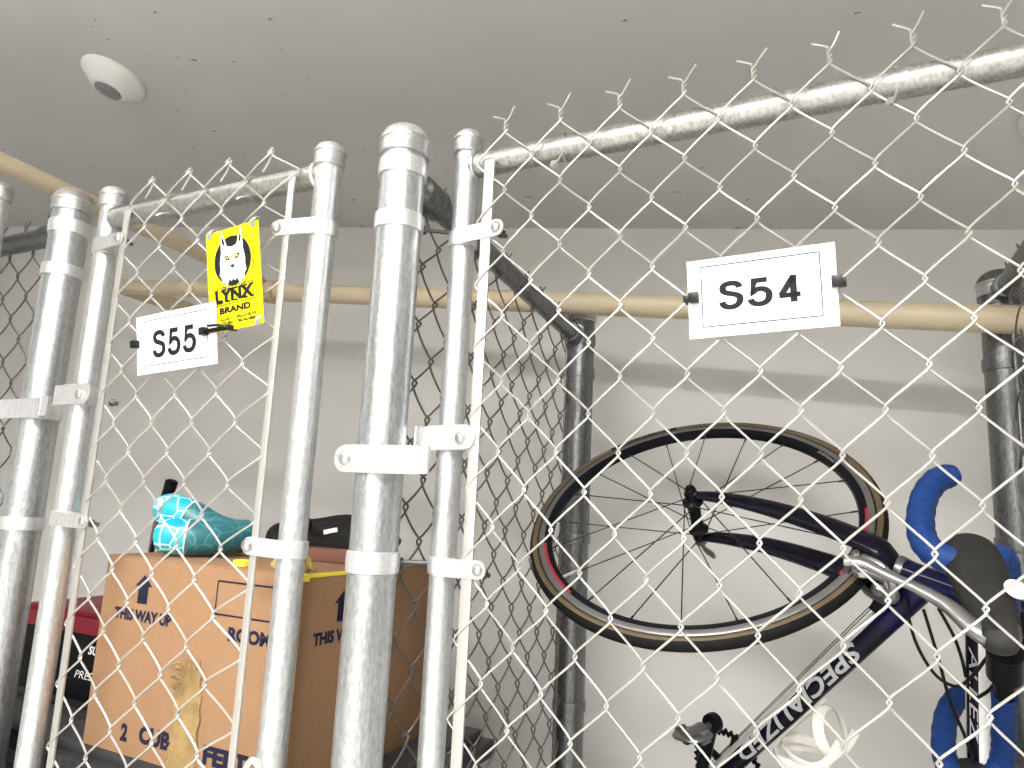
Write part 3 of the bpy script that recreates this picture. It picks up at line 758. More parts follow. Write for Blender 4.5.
ceiling_dev(.352, 1.537, 'white round ceiling device cut by the right picture border', .064, 'ceiling_sensor')

# ---------------------------------------------------------------- things stored in the left locker
def tote(x0, x1, y0, y1, z0, z1, label, name='storage_tote'):
    t = thing(name, ((x0 + x1) / 2, (y0 + y1) / 2, z0), label, 'storage box')
    m = MB(); m.box((x0 + .02, y0 + .02, z0), (x1 - .02, y1 - .02, z1 - .05), bev=.012)
    m.build('tub', M['black'], t)
    m = MB(); m.box((x0, y0, z1 - .055), (x1, y1, z1 - .02), bev=.008); m.box((x0 + .02, y0 + .02, z1 - .022), (x1 - .02, y1 - .02, z1), bev=.006)
    k = x0 + .03
    while k < x1 - .02: m.box((k, y0 - .003, z1 - .05), (k + .012, y0 + .004, z1 - .025), bev=.001); k += .024
    m.build('lid', M['lid'], t)
tote(-1.42, -.70, .87, 1.40, 0, .782, 'dark grey lidded tote carrying the cardboard carton')
tote(-2.35, -1.46, 1.222, 1.58, 0, .70, 'black tote with grey lid under the black and red package')

def carton():
    x0, x1, y0, y1, z0, z1 = -1.2680, -.7935, .890, 1.262, .782, 1.1110
    t = thing('cardboard_carton', ((x0 + x1) / 2, (y0 + y1) / 2, z0), 'brown cardboard moving carton printed THIS WAY UP behind the left gate', 'box')
    m = MB(); m.box((x0, y0, z0), (x1, y1, z1 - .003), bev=.0015); m.build('carton_body', M['kraft'], t)
    m = MB(); ym = (y0 + y1) / 2
    m.box((x0 + .001, y0 + .001, z1 - .003), (x1 - .001, ym - .001, z1), bev=.0008)
    m.box((x0 + .001, ym + .001, z1 - .003), (x1 - .001, y1 - .001, z1), bev=.0008)
    m.build('top_flap', M['kraft'], t)
    ux, uy = V((1, 0, 0)), V((0, 0, 1)); F = y0 - .0004
    H = z1 - z0
    def T(txt, fx, fz, w, h, org=None, ax=ux, **k):
        m = MB(); text_on(m, txt, .03, org if org is not None else (x0 + fx, F, z0 + fz), ax, uy, fit=(w, h), **k); m.build('lettering', M['navyink'], t)
    def arrow(px, pz, ox, oux):
        poly = [(-.013, 0), (.013, 0), (.013, .030), (.022, .030), (0, .050), (-.022, .030), (-.013, .030)]
        m = MB(); m.add([V(ox) + V(oux) * (px + a) + uy * (pz + b) for a, b in poly], [(0, 1, 2, 6), (3, 4, 5), (2, 3, 5, 6)]); m.build('arrow', M['navyink'], t)
    arrow(.108, H - .079, (x0, F, z0), ux)
    T('THIS WAY UP', .114, H - .100, .150, .0205, bold=.0016)
    m = MB()
    for a, b in (((.290, H - .024), (.440, H - .024)), ((.440, H - .024), (.440, H - .077)), ((.440, H - .077), (.290, H - .077)), ((.290, H - .077), (.290, H - .024))):
        bar2(m, V((x0, F, z0)), ux, uy, V((0, -1, 0)), a, b, .0028, 0)
    m.build('printed_frame', M['navyink'], t)
    T('ROOM', .372, H - .105, .094, .0225, bold=.0016)
    T('2', .106, .036, .018, .029, bold=.0017); T('CUBIC', .200, .040, .112, .029, bold=.0017); T('FEET', .348, .036, .098, .029, bold=.0017)
    F2 = x1 + .0004
    arrow(.100, H - .080, (F2, y0, z0), (0, 1, 0))
    T('THIS WAY UP', 0, 0, .150, .0205, org=(F2, y0 + .108, z0 + H - .102), ax=V((0, 1, 0)), bold=.0016)
    # torn brown packing tape
    m = MB(); cxp = x0 + .252; prof = []
    n = 22
    for i in range(n + 1):
        s = i / n; z = z0 + .002 + s * .165
        wl = .030 - .012 * max(0, s - .72) / .28 + .003 * math.sin(i * 2.1); wr = .032 - .010 * max(0, s - .6) / .4 + .003 * math.sin(i * 1.3)
        prof.append((cxp - wl, cxp + wr, z))
    vs = []; fs = []
    for i, (a, b, z) in enumerate(prof):
        for k in range(7):
            vs.append((a + (b - a) * k / 6, F - .0012 - .0016 * (1 + math.sin(k * 1.7 + i * .45 + math.sin(i))) / 2, z))
    for i in range(n):
        for k in range(6): fs.append((i * 7 + k, i * 7 + k + 1, i * 7 + k + 8, i * 7 + k + 7))
    m.add(vs, fs)
    for i in range(9):
        z = z0 + .128 + .005 * i; x = cxp - .026 + .003 * (i % 4)
        m.tube(smooth_path([(x + .012, F - .002, z - .012), (x + .004, F - .006, z), (x - .012 - .004 * (i % 3), F - .007, z + .002 - .004 * (i % 3))], 4), .0011, 5)
    for i in range(6):
        x = cxp - .012 + .006 * i
        m.tube([(x, F - .002, z0 + .160), (x + random.uniform(-.005, .005), F - .004, z0 + .172 + .006 * random.random())], .001, 5)
    m.build('packing_tape', M['tape'], t)
    m = MB(); m.box((x1 - .022, y0 - .0012, z1 - .010), (x1 + .0012, y0 + .012, z1 + .0008), bev=.0004)
    m.box((x1 - .004, y0 + .012, z1 - .005), (x1 + .0012, y1 - .12, z1 + .0008), bev=.0004); m.build('edge_tape', M['yellowtape'], t)
    return z1
Z1 = carton()

def pillow():
    """a rolled neck pillow: a fat tube bent back on itself, both round ends to the left"""
    t = thing('neck_pillow', (-1.10, 1.02, Z1), 'teal scale-patterned neck pillow bent double on top of the carton', 'pillow')
    up = [(-1.256, .980, 1.192), (-1.232, .985, 1.199), (-1.190, 1.000, 1.187), (-1.155, 1.020, 1.167), (-1.130, 1.045, 1.158), (-1.120, 1.075, 1.157)]
    lo = [(-1.200, .938, 1.1545), (-1.175, .946, 1.1555), (-1.148, .965, 1.1545), (-1.128, .995, 1.1540), (-1.120, 1.035, 1.1550), (-1.120, 1.075, 1.157)]
    up = [(x, y, z - .0075) for x, y, z in up]; lo = [(x, y, z - .0075) for x, y, z in lo]
    def roll(path, R, name):
        p = smooth_path(path, 8); N = len(p); m = MB(); e = MB()
        rad = [R * math.sqrt(max(0.02, 1 - max(0, 1 - i / 7) ** 2)) * (1 - .10 * i / N) for i in range(N)]
        m.tube(p, rad, 24, sq=(1.0, .92))
        o = m.build(name, M['scales_dark'], t)
        k = int(N * .40)
        e.tube(p[:k], [r * 1.012 for r in rad[:k]], 24, sq=(1.0, .92)); return o, e
    # the two visible ends carry the pale print
    for path, R, nm in ((up, .036, 'roll'), (lo, .034, 'roll')):
        o, e = roll(path, R, nm)
        p = sub(e, 'printed_end', M['scales'], o, t['_o'])
        ring_i = int(len(e.v) / 24) - 1
        s = MB(); s.tube([e.v[ring_i * 24 + k] for k in range(24)], .0016, 6, closed=True); sub(s, 'piping', M['sign'], o, t['_o'])
pillow()

def bag():
    t = thing('nylon_bag', (-.93, 1.17, Z1), 'black nylon bag with brown base lying on the back of the carton', 'bag')
    bm = bmesh.new(); bmesh.ops.create_icosphere(bm, subdivisions=4, radius=1)
    for v in bm.verts:
        x, y, z = v.co
        s = 1 + .10 * math.sin(5 * x + 2 * y) + .06 * math.sin(9 * y + 3 * z + 4 * x)
        z2 = max(z, -.35)
        v.co = V((-.985 + x * .165 * s, 1.188 + y * .060 * s, Z1 + .028 + max(-.022, z2 * .052 * s) + .006 * (x + 1)))
    m = MB(); bm.verts.index_update(); m.add([v.co.copy() for v in bm.verts], [tuple(v.index for v in f.verts) for f in bm.faces]); bm.free()
    m.build('bag_body', M['cloth'], t, smooth=60)
    m = MB(); m.box((-1.04, 1.095, Z1), (-.80, 1.135, Z1 + .026), bev=.006); m.build('base_panel', M['brown'], t)
    m = MB(); m.tube(smooth_path([(-1.05, 1.10, Z1 + .06), (-1.0, 1.09, Z1 + .088), (-.97, 1.09, Z1 + .070), (-.985, 1.085, Z1 + .045), (-1.02, 1.085, Z1 + .03)], 6), .005, 8); m.build('strap', M['black'], t)
    m = MB(); R = Matrix.Translation((-.915, 1.088, Z1 + .060)) @ Matrix.Rotation(math.radians(-12), 4, 'Y'); m.box((-.016, -.003, -.004), (.016, .0, .004), bev=.0006, mat=R); m.build('tag', M['white'], t)
bag()
# crumpled plastic wrapping
m = MB()
for i in range(16):
    a = i * 1.3; x = -.868 + .018 * math.cos(a) * (i / 16) * 2; y = .935 + .014 * math.sin(a)
    m.tube(smooth_path([(x - .012, y, Z1 + .003), (x, y + .006, Z1 + .016 + .012 * math.sin(i)), (x + .012, y - .004, Z1 + .014), (x + .02, y, Z1 + .003)], 5), .0045, 6, sq=(1.6, .3))
tag(m.build('plastic_wrapping', M['wrap'], None, org=(-.868, .935, Z1)), 'crumpled olive plastic wrapping on the carton top beside the bag', 'wrapping')
m = MB(); m.box((-.968, .905, Z1), (-.940, .93, Z1 + .011), bev=.003)
tag(m.build('yellow_block', M['yellowtape'], None, org=(-.95, .92, Z1)), 'small yellow block on the carton edge right of the teal pillow', 'block')

def package():
    x0, x1, y0, y1, z0 = -2.12, -1.555, 1.235, 1.50, .70
    h = .21
    t = thing('tool_package', ((x0 + x1) / 2, (y0 + y1) / 2, z0), 'black and red printed package at the far left, half hidden by the left post', 'box')
    m = MB(); m.box((x0, y0, z0), (x1, y1, z0 + h - .05), bev=.003); m.build('lower_body', M['black'], t)
    m = MB(); m.box((x0 - .001, y0 - .001, z0 + h - .05), (x1 + .001, y1 + .001, z0 + h - .012), bev=.003)
    m.box((x0 + .02, y0 + .02, z0 + h - .012), (x1 - .14, y1 - .02, z0 + h), bev=.003); m.build('red_top', M['redbox'], t)
    m = MB(); m.tube([(-1.742, 1.252, .845), (-1.735, 1.246, .88), (-1.717, 1.238, .945), (-1.715, 1.237, .955)], [.013, .0155, .0165, .013], 14); m.build('handle', M['black'], t)
    ux, uy = V((1, 0, 0)), V((0, 0, 1))
    for txt, px, pz, w, h, bo in (('SUPER', -1.742, .125, .088, .021, .0008), ('PRESSURE', -1.752, .063, .150, .019, 0.), ('X', x0 + .175, .128, .07, .05, .002), ('M', x0 + .170, .075, .05, .03, .001)):
        m = MB(); text_on(m, txt, .03, (px, y0 - .0006, z0 + pz), ux, uy, fit=(w, h), bold=bo, shear=.25); m.build('lettering', M['white'], t)
package()
def roll_grey():
    m = MB(); m.lathe([(.02, 0), (.036, .002), (.040, .01), (.040, .44), (.036, .448), (.02, .45)], (-1.93, 1.165, .67), (1, .02, -.0), 28)
    return m
t = thing('rolled_mat', (-1.7, 1.165, .5), 'dark grey rolled mat lying below the black and red package', 'mat')
roll_grey().build('roll', M['lid'], t)
m = MB(); m.lathe([(.002, 0), (.043, .0), (.043, .012), (.04, .014)], (-1.80, 1.1676, .67), (1, .02, 0), 28); m.build('strap', M['black'], t)
# support under the roll
m = MB(); m.box((-2.0, 1.09, 0), (-1.48, 1.19, .60), bev=.01); m.box((-2.01, 1.08, .60), (-1.47, 1.192, .63), bev=.006)
tag(m.build('slim_crate', M['black'], None, org=(-1.74, 1.14, 0)), 'slim black crate standing on the floor under the grey roll', 'crate')

def stick(pts, rg, label, name, loop=False):
    t = thing(name, pts[-1], label, 'pole')
    m = MB(); p = smooth_path(pts, 8); m.tube(p, .0085, 12); m.build('shaft', M['steelgrey'], t)
    m = MB(); a, b = V(pts[0]), V(pts[1]); d = (b - a).normalized()
    m.tube([a - d * .004, a, a + d * .03, a + d * .07, a + d * .11, a + d * .13], [.012, rg, rg * .93, rg * 1.0, rg * .9, .0105], 14); m.build('grip', M['black'], t)
    if loop:
        m = MB(); c0 = a + d * .09
        m.tube(smooth_path([c0, c0 + V((.030, -.012, -.06)), c0 + V((.012, -.014, -.14)), c0 + V((-.012, -.012, -.13)), c0 + V((.0, -.01, -.05)), c0], 6), .0045, 8, sq=(1.6, .5)); m.build('wrist_strap', M['black'], t)
stick([(-1.893, 1.5, 1.262), (-1.957, 1.51, 1.045), (-2.09, 1.66, .40), (-2.175, 1.78, .01)], .019, 'grey trekking pole with black grip leaning behind the teal pillow', 'trekking_pole', True)

# ---------------------------------------------------------------- bicycle
def bicycle():
    HA = math.radians(73); ax = V((-math.cos(HA), math.sin(HA), 0)); fw = V((math.sin(HA), math.cos(HA), 0)); rt = V((0, 0, 1))
    Rb = Matrix(((-.08722, .90371, .41917), (-.11919, -.42722, .89626), (.98903, .02821, .14497)))
    T = V((.0472, 1.3190, 1.160))
    Sm = Matrix(((-.33925, -.40945, .84691), (-.40945, .87482, .25893), (-.84691, -.25893, -.46443)))
    BB = V((-.427, -.408, 0)); RA = BB + V((-.399, .07, 0))
    axle_w = Rb @ RA + T; base_w = V((axle_w.x, axle_w.y, axle_w.z - .3330))
    base = Rb.transposed() @ (base_w - T)
    root = bpy.data.objects.new('bicycle', None); COL.objects.link(root)
    root.matrix_world = Matrix.Translation(base_w) @ Rb.to_4x4()
    root['_o'] = tuple(base)
    tag(root, 'dark navy road bicycle with blue bar tape, stood on end behind the S54 gate', 'bicycle')
    F = lambda a, b, r=0.: ax * a + fw * b + rt * r
    def S(a, b, r=0.): return Sm @ F(a, b, r)
    S4 = Sm.to_4x4()
    # ---- frame. slots: 0 navy 1 silver 2 white 3 black
    m = MB()
    HTL = .135
    m.tube([F(-.002, 0), F(.02, 0), F(HTL - .02, 0), F(HTL, 0)], [.023, .0205, .0195, .022], 24, 0)
    dt0 = F(.035, -.008); seat = BB + V((-.142, .48, 0))
    def faces(m, p0, p1, rad, sq, fn, n=28, k=10, bend=0):
        P0, P1 = V(p0), V(p1); d = (P1 - P0).normalized(); side = rt; upv = side.cross(d).normalized()
        vs = []; fs = []; ms = []
        for i in range(k + 1):
            s = i / k; c = P0.lerp(P1, s); r = rad[0] + (rad[1] - rad[0]) * s
            for q in range(n):
                a = 2 * PI * q / n; vs.append(c + upv * (math.cos(a) * r * sq[0]) + side * (math.sin(a) * r * sq[1]))
        o = len(m.v)
        for i in range(k):
            for q in range(n):
                l = (q + 1) % n; am = 2 * PI * (q + .5) / n
                m.v_ = 0; fs.append((i * n + q, i * n + l, (i + 1) * n + l, (i + 1) * n + q)); ms.append(fn((i + .5) / k, math.cos(am), math.sin(am)))
        m.v += vs; m.f += [tuple(x + o for x in f) for f in fs]; m.m += ms
        return upv
    upd = rt.cross((BB - dt0).normalized())
    under = -1 if upd.dot(fw) < 0 else 1          # which side of the section faces forward-down
    faces(m, dt0, BB, (.0215, .0205), (1.0, .92), lambda s, c, sn: (1 if (c * under > .42 and s > .13) else (3 if s > .17 else 0)), k=24)
    tt0 = F(HTL - .026, -.004); tt1 = seat - V((-.010, .035, 0)) * 1
    upt = rt.cross((tt1 - tt0).normalized())
    ut = 1 if upt.dot(ax) > 0 else -1
    faces(m, tt0, tt1, (.0185, .0155), (1.0, .85), lambda s, c, sn: (2 if c * ut > .30 else (1 if c * ut < -.80 else 3)), k=16)
    m.tube([BB + V((.008, -.03, 0)) * 0, seat], [.0175, .016], 20, 3)
    m.tube([BB + rt * -.036, BB + rt * .036], .021, 24, 3)
    for s in (-1, 1):
        m.tube(smooth_path([BB + rt * s * .022, BB.lerp(RA, .35) + rt * s * .032, RA + rt * s * .064], 5), [.011] * 10 + [.008], 12, 3)
        m.tube(smooth_path([seat + rt * s * .010 + V((0, -.03, 0)), seat.lerp(RA, .4) + rt * s * .036, RA + rt * s * .064], 5), [.009] * 10 + [.007], 12, 0)
        m.lathe([(.014, -.003), (.014, .003)], RA + rt * s * .064, rt, 16, 3)
    fr = m.build('frame', [M['navy'], M['silverp'], M['white'], M['carbon']], root)
    # lettering on the left flank of the down tube
    L = (BB - dt0).length; d = (BB - dt0).normalized()
    lt = -rt; updn = d.cross(lt) * -1      # letters' up so that they read from the head down
    updn = (fw * 1 - d * fw.dot(d)).normalized() * -1
    g = MB(); vs, fs = text_mesh('SPECIALIZED', .05, bold=.0012, shear=.22)
    bm = bmesh.new(); bv = [bm.verts.new(v) for v in vs]
    for f in fs:
        try: bm.faces.new([bv[i] for i in f])
        except ValueError: pass
    ys = [v.y for v in vs]; lo, hi = min(ys), max(ys)
    for k in range(1, 8):
        bmesh.ops.bisect_plane(bm, geom=bm.verts[:] + bm.edges[:] + bm.faces[:], plane_co=(0, lo + (hi - lo) * k / 8, 0), plane_no=(0, 1, 0))
    bm.verts.index_update()
    wx = max(v.co.x for v in bm.verts) - min(v.co.x for v in bm.verts); tl = .345; th = .0265
    out = []
    ctr = dt0 + d * .326
    for v in bm.verts:
        x = v.co.x / wx * tl; y = v.co.y / (hi - lo) * th + .004
        rr = .0216; zz = math.sqrt(max(.00001, 1 - (y / rr) ** 2)) * rr * .92
        out.append(ctr + d * x + updn * y + lt * (zz + .0006))
    g.add(out, [tuple(v.index for v in f.verts) for f in bm.faces]); bm.free()
    sub(g, 'lettering', M['greydecal'], fr, base)
    d2 = (tt1 - tt0).normalized(); up2 = (ax - d2 * ax.dot(d2)).normalized()
    g = MB(); vs, fs = text_mesh('ALLEZ', .05, shear=.25); wx = max(v.x for v in vs) - min(v.x for v in vs); hy = max(v.y for v in vs) - min(v.y for v in vs)
    g.add([tt0 + d2 * (.135 + v.x / wx * .14) + up2 * (v.y / hy * .011 - .002) + lt * .0158 for v in vs], fs); sub(g, 'lettering', M['greydecal'], fr, base)
    # shifter cable stops and housings
    g = MB(); g.box((-.012, -.010, -.012), (.016, .012, .012), bev=.003, mat=Matrix.Translation(F(-.018, -.062, -.012)) @ Matrix.Rotation(.6, 4, 'Z')); g.build('cable_stop', M['black'], root)
    # ---- fork, steered
    m = MB()
    FL, RK = .368, .043
    m.tube([F(-.022, 0), F(-.004, 0), F(.0, 0)], [.017, .021, .021], 20, 0)
    for s in (-1, 1):
        pts = smooth_path([F(-.006, .004, s * .004), F(-.018, .004, s * .024), F(-.045, .002, s * .037), F(-.13, .000, s * .043), F(-.23, .006, s * .046), F(-.31, .022, s * .049), F(-FL + .012, RK - .004, s * .051)], 5)
        n = len(pts); rr = [(.0175 + .0055 * min(1, i / 8)) if i < n * .5 else .023 - .0115 * ((i / (n - 1) - .5) / .5) ** 1.3 for i in range(n)]
        m.tube(pts, rr, 16, 1, up=(fw), sq=(.98, .50))
        m.lathe([(.0135, -.003), (.0135, .003)], F(-FL, RK, s * .052), rt, 18, 1)
        m.tube([F(-FL + .012, RK - .004, s * .051), F(-FL - .008, RK + .002, s * .052)], [.008, .011], 12, 1)
    m.build('fork', [M['navy'], M['carbon']], root, xf=S4)
    m = MB()
    m.lathe([(.024, -.004), (.0245, .0), (.0225, .008)], F(-.002, 0), ax, 28); m.build('headset_cup', M['steelgrey'], root)
    m = MB(); m.lathe([(.0225, 0), (.0245, .006), (.024, .014), (.018, .020)], F(HTL, 0), ax, 28)
    m.build('headset_cup', M['steelgrey'], root)
    # ---- wheel: rim mesh, with tyre, hub, spokes as its pieces
    def wheel(c, X, Yv, Zv, xf, tilt=0.):
        W = lambda r, a, z: c + X * (r * math.cos(a)) + Yv * (r * math.sin(a)) + Zv * z
        def ringm(prof, mats_i, n=112, a0=0, a1=2 * PI, closed=True):
            m = MB(); k = len(prof); nn = n if closed else n + 1
            vs = [W(r, a0 + (a1 - a0) * i / n, z) for i in range(nn) for (r, z) in prof]
            fs = []; ms = []
            full = abs(a1 - a0 - 2 * PI) < 1e-6
            for i in range(n):
                j = (i + 1) % nn
                for q in range(len(mats_i)):
                    l = (q + 1) % k; fs.append((i * k + q, i * k + l, j * k + l, j * k + q)); ms.append(mats_i[q])
            m.v += [V(p) for p in vs]; m.f += fs; m.m += ms; return m
        rim = ringm([(.2895, -.0065), (.297, -.0095), (.303, -.0105), (.3125, -.0112), (.3150, -.0095), (.3150, .0095), (.3125, .0112), (.303, .0105), (.297, .0095), (.2895, .0065), (.2875, 0)],
                    [0, 0, 1, 1, 1, 1, 1, 0, 0, 0, 0], )
        wo = rim.build('wheel', [M['rimblack'], M['brake_track']], root, xf=xf, smooth=50)
        prof = []; mi = []
        for q in range(20):
            a = 2 * PI * q / 20; prof.append((.3240 + .0112 * math.cos(a), .0122 * math.sin(a)))
            am = (a + PI / 20); cc = math.cos(am)
            mi.append(0 if (cc > .20 or cc < -.58) else 1)
        ty = ringm(prof, mi); sub(ty, 'tyre', [M['tread'], M['tan']], wo, base, xf=xf, smooth=60)
        for (a0, a1) in ((1.75, 2.30), (5.75, 6.35)):
            for z in (-1, 1):
                d_ = ringm([(.2985, z * .0104), (.3042, z * .0112)], [0], 16, a0, a1, False); sub(d_, 'rim_decal', M['red'], wo, base, xf=xf)
        for z in (-1, 1):     # dark printed panel on the sidewall
            lp = [(.3240 + .0116 * math.cos(q), z * .0126 * math.sin(q)) for q in [math.radians(y_) for y_ in (70, 82, 94, 106, 118)]]
            d_ = ringm(lp, [0] * 4, 24, math.radians(197), math.radians(226), False); sub(d_, 'tyre_label', M['tread'], wo, base, xf=xf)
        # hub
        h = MB(); h.lathe([(.0045, -.058), (.0085, -.056), (.0085, -.050), (.0125, -.048), (.0135, -.040), (.0195, -.036), (.0200, -.032), (.0130, -.028), (.0115, 0), (.0130, .028), (.0200, .032), (.0195, .036), (.0135, .040), (.0125, .048), (.0085, .050), (.0085, .056), (.0045, .058)], c, Zv, 28)
        sub(h, 'hub', M['blackal'], wo, base, xf=xf)
        for k in range(20):
            side = 1 if k % 2 else -1; a = 2 * PI * k / 20 + .07
            b = a + (.9 if (k // 2) % 2 else -.9)
            s = MB(); s.tube([W(.0185, b, side * .034), W(.289, a, side * .002)], .00115, 6)
            s.tube([W(.289, a, side * .002), W(.276, a + (b - a) * .004, side * .003)], .0019, 6); sub(s, 'spoke', M['spoke'], wo, base, xf=xf)
        v = MB(); v.tube([W(.29, 1.95, 0), W(.262, 1.95, 0)], .0028, 8); v.tube([W(.262, 1.95, 0), W(.248, 1.95, 0)], .0022, 8); sub(v, 'valve', M['bolt'], wo, base, xf=xf)
        return wo, W
    HUB = F(-FL, RK)
    # wheel plane axes in steering space: X towards the crown, Y forward
    wo, W = wheel(HUB, ax, fw, rt, S4)
    # rim and tyre printing on both flanks, laid round the hoop
    def arc_text(txt, r0, ang, h, w, z, mat, name, flip):
        vs, fs = text_mesh(txt, .02); sx = w / (max(v.x for v in vs) - min(v.x for v in vs)); sy = h / (max(v.y for v in vs) - min(v.y for v in vs))
        g = MB(); g.add([W(r0 + v.y * sy, ang - flip * v.x * sx / r0, z) for v in vs], fs); sub(g, name, mat, wo, base, xf=S4)
    global WANG
    for z, fl in ((.0118, -1), (-.0118, 1)):
        arc_text('SHIMANO', .2965, math.radians(295 - 360), .0075, .052, .0105 * (1 if z > 0 else -1), M['greydecal'], 'rim_lettering', fl)
        arc_text('TURBO PRO 700x23', .3240, math.radians(211 - 360), .0062, .140, .0128 * (1 if z > 0 else -1), M['greydecal'], 'tyre_lettering', fl)
    # quick release
    m = MB(); m.lathe([(.0, 0), (.010, .002), (.011, .008), (.008, .014), (0, .016)], F(-FL, RK, .055), rt, 18); m.build('axle_nut', M['blackal'], root, xf=S4)
    m = MB(); m.lathe([(.0, 0), (.0115, .002), (.0115, .012), (.007, .017), (0, .018)], F(-FL, RK, -.055), -rt, 18)
    m.tube(smooth_path([F(-FL, RK, -.066), F(-FL + .018, RK + .012, -.068), F(-FL + .048, RK + .022, -.064)], 5), [.006] * 5 + [.0065] * 5 + [.004], 10, sq=(1.3, .6)); m.build('quick_release', M['steelgrey'], root, xf=S4)
    # ---- rear wheel
    wheel(RA, V((1, 0, 0)), V((0, 1, 0)), rt, None)
    # ---- front brake caliper on the fork crown
    m = MB()
    pv = F(-.010, .028); m.tube([F(-.010, .014), F(-.010, .062)], .005, 10); m.lathe([(.011, 0), (.012, .004), (.008, .010), (0, .011)], F(-.010, .052), fw, 18)
    for s in (-1, 1):
        m.tube(smooth_path([F(-.006, .046, -s * .012), F(.006, .044, s * .012), F(-.010, .042, s * .034), F(-.040, .036, s * .034), F(-.056, .030, s * .024)], 5), [.0085] * 8 + [.0075] * 8 + [.006] * 5, 12, sq=(1.2, .8))
        m.lathe([(.0085, 0), (.0085, .006), (.006, .011), (0, .012)], F(-.056, .030, s * .026), rt * s, 14)
    m.build('brake_caliper', M['chrome'], root, xf=S4)
    for s in (-1, 1):
        m = MB(); m.tube([F(-.058, .008, s * .0165), F(-.060, .058, s * .0165)], .0065, 10, sq=(1.0, .75)); m.build('brake_pad', M['steelgrey'], root, xf=S4)
    # barrel adjuster and noodle
    m = MB(); m.tube([F(-.028, .060, .034), F(.008, .064, .036)], .006, 12); m.tube(arc(F(-.030, .060, .034), .012, 0, 2 * PI, 14, fw, ax), .0045, 8); m.build('barrel_adjuster', M['chrome'], root, xf=S4)
    # ---- stem and bars
    ST = .176
    m = MB(); m.tube([F(HTL + .018, 0), F(HTL + .062, 0)], .0175, 22); m.tube([F(HTL + .042, .0), F(ST, .088)], [.017, .0165], 20)
    m.tube([F(ST, .100, -.022), F(ST, .100, .022)], .0215, 24); m.lathe([(.0175, 0), (.0175, .006), (.012, .009), (0, .010)], F(HTL + .062, 0), ax, 20); m.build('stem', M['blackal'], root, xf=S4)
    def bar_path(s):
        e = .018 if s < 0 else 0.
        return [F(ST, .100, s * .0), F(ST, .100, s * .06), F(ST, .101, s * .13), F(ST + .001, .104, s * .170), F(ST + .000, .116, s * .194), F(.170, .135, s * .202), F(.155, .152, s * .205), F(.136 + e, .160, s * .206),
                F(.114 + e, .156, s * .207), F(.095 + e, .136, s * .208), F(.078 + e, .100, s * .209), F(.066 + e, .056, s * .210), F(.066 + e, .020, s * .211), F(.076 + e, .002, s * .211)]
    m = MB(); pb = smooth_path(bar_path(-1)[:3][::-1] + bar_path(1)[1:3], 6); m.tube(pb, .0130, 18); m.build('handlebar', M['blackal'], root, xf=S4)
    for s in (-1, 1):
        p = smooth_path(bar_path(s)[1:], 7); n = len(p)
        rr = [.0150 + .0008 * (1 if (i % 4) < 2 else 0) + .0014 * min(1, max(0, (i - 25) / 10)) for i in range(n)]
        rr[-1] = .0135; m = MB(); m.tube(p, rr, 20)
        e = p[-1]; dd = (p[-1] - p[-3]).normalized(); m.lathe([(.0145, -.002), (.0150, .002), (.0120, .008), (0, .011)], e, dd, 20); m.build('bar_tape', M['blue'], root, xf=S4)
        # rubber hood: fat body over the forward bend
        m = MB(); r0 = s * (.205 if s > 0 else .214)
        hp = smooth_path([F(.140, .116, r0), F(.150, .136, r0), F(.167, .163, r0 - s * .002), F(.190, .198, r0 - s * .003), F(.208, .228, r0 - s * .004), F(.219, .248, r0 - s * .004)], 5)
        hr = [.016, .021, .0245, .027, .029, .0305, .0315, .032, .032, .032, .032, .031, .030, .029, .028, .027, .026, .0255, .025, .0245, .024, .0235, .0225, .021, .019, .014]
        m.tube(hp, [hr[min(i, len(hr) - 1)] for i in range(len(hp))], 22, up=tuple(ax), sq=(1.0, .68)); ho = m.build('brake_hood', M['hood'], root, xf=S4)
        b = MB(); b.lathe([(0, 0), (.0125, .0005), (.0125, .0022), (0, .003)], F(.214, .186, r0 + s * .0125), rt * s + ax * .4, 18); sub(b, 'badge', M['cage'], ho, base, xf=S4)
        m = MB(); lp = smooth_path([F(.212, .254, r0), F(.196, .252, r0 + s * .002), F(.165, .236, r0 + s * .004), F(.130, .229, r0 + s * .006), F(.093, .226, r0 + s * .008), F(.062, .224, r0 + s * .011), F(.044, .234, r0 + s * .013)], 5)
        n = len(lp); m.tube(lp, [.0135 - .0065 * min(1, i / (n * .55)) + .0012 * max(0, (i - n * .75) / (n * .25)) for i in range(n)], 14, sq=(.75, 1.0)); m.build('brake_lever', M['chrome'], root, xf=S4)
        m = MB(); m.lathe([(.012, -.016), (.018, -.012), (.0195, 0), (.018, .012), (.012, .016), (0, .017)], F(.219, .246, r0), F(.3, 1, 0).normalized(), 20, 0); m.build('shifter_body', M['gunmetal'], root, xf=S4)
    # ---- cables: loops from the levers round the head tube
    for pts in ([F(.02, -.030, -.026), F(.046, -.087, -.03), F(.080, -.124, -.032), F(.112, -.128, -.034), F(.130, -.100, -.036), F(.142, -.068, -.036), F(.160, -.02, -.03)],
                [F(.050, -.036, -.03), F(.080, -.095, -.032), F(.106, -.154, -.03), F(.130, -.195, -.026), F(.150, -.235, -.021)],
                [F(.071, -.024, -.036), F(.097, -.056, -.036), F(.112, -.085, -.034), F(.120, -.11, -.03)],
                [F(.150, -.02, -.05), F(.165, -.06, -.055), F(.158, -.10, -.05), F(.140, -.13, -.036)]):
        m = MB(); m.tube(smooth_path(pts, 6), .0025, 8); m.build('cable', M['cable'], root)
    # the loops' upper ends follow the steered levers
    m = MB(); q0 = S(.215, .235, .19); m.tube(smooth_path([q0, S(.24, .16, .15), F(.20, .03, -.02), F(.16, -.02, -.03)], 8), .0025, 8); m.build('cable', M['cable'], root)
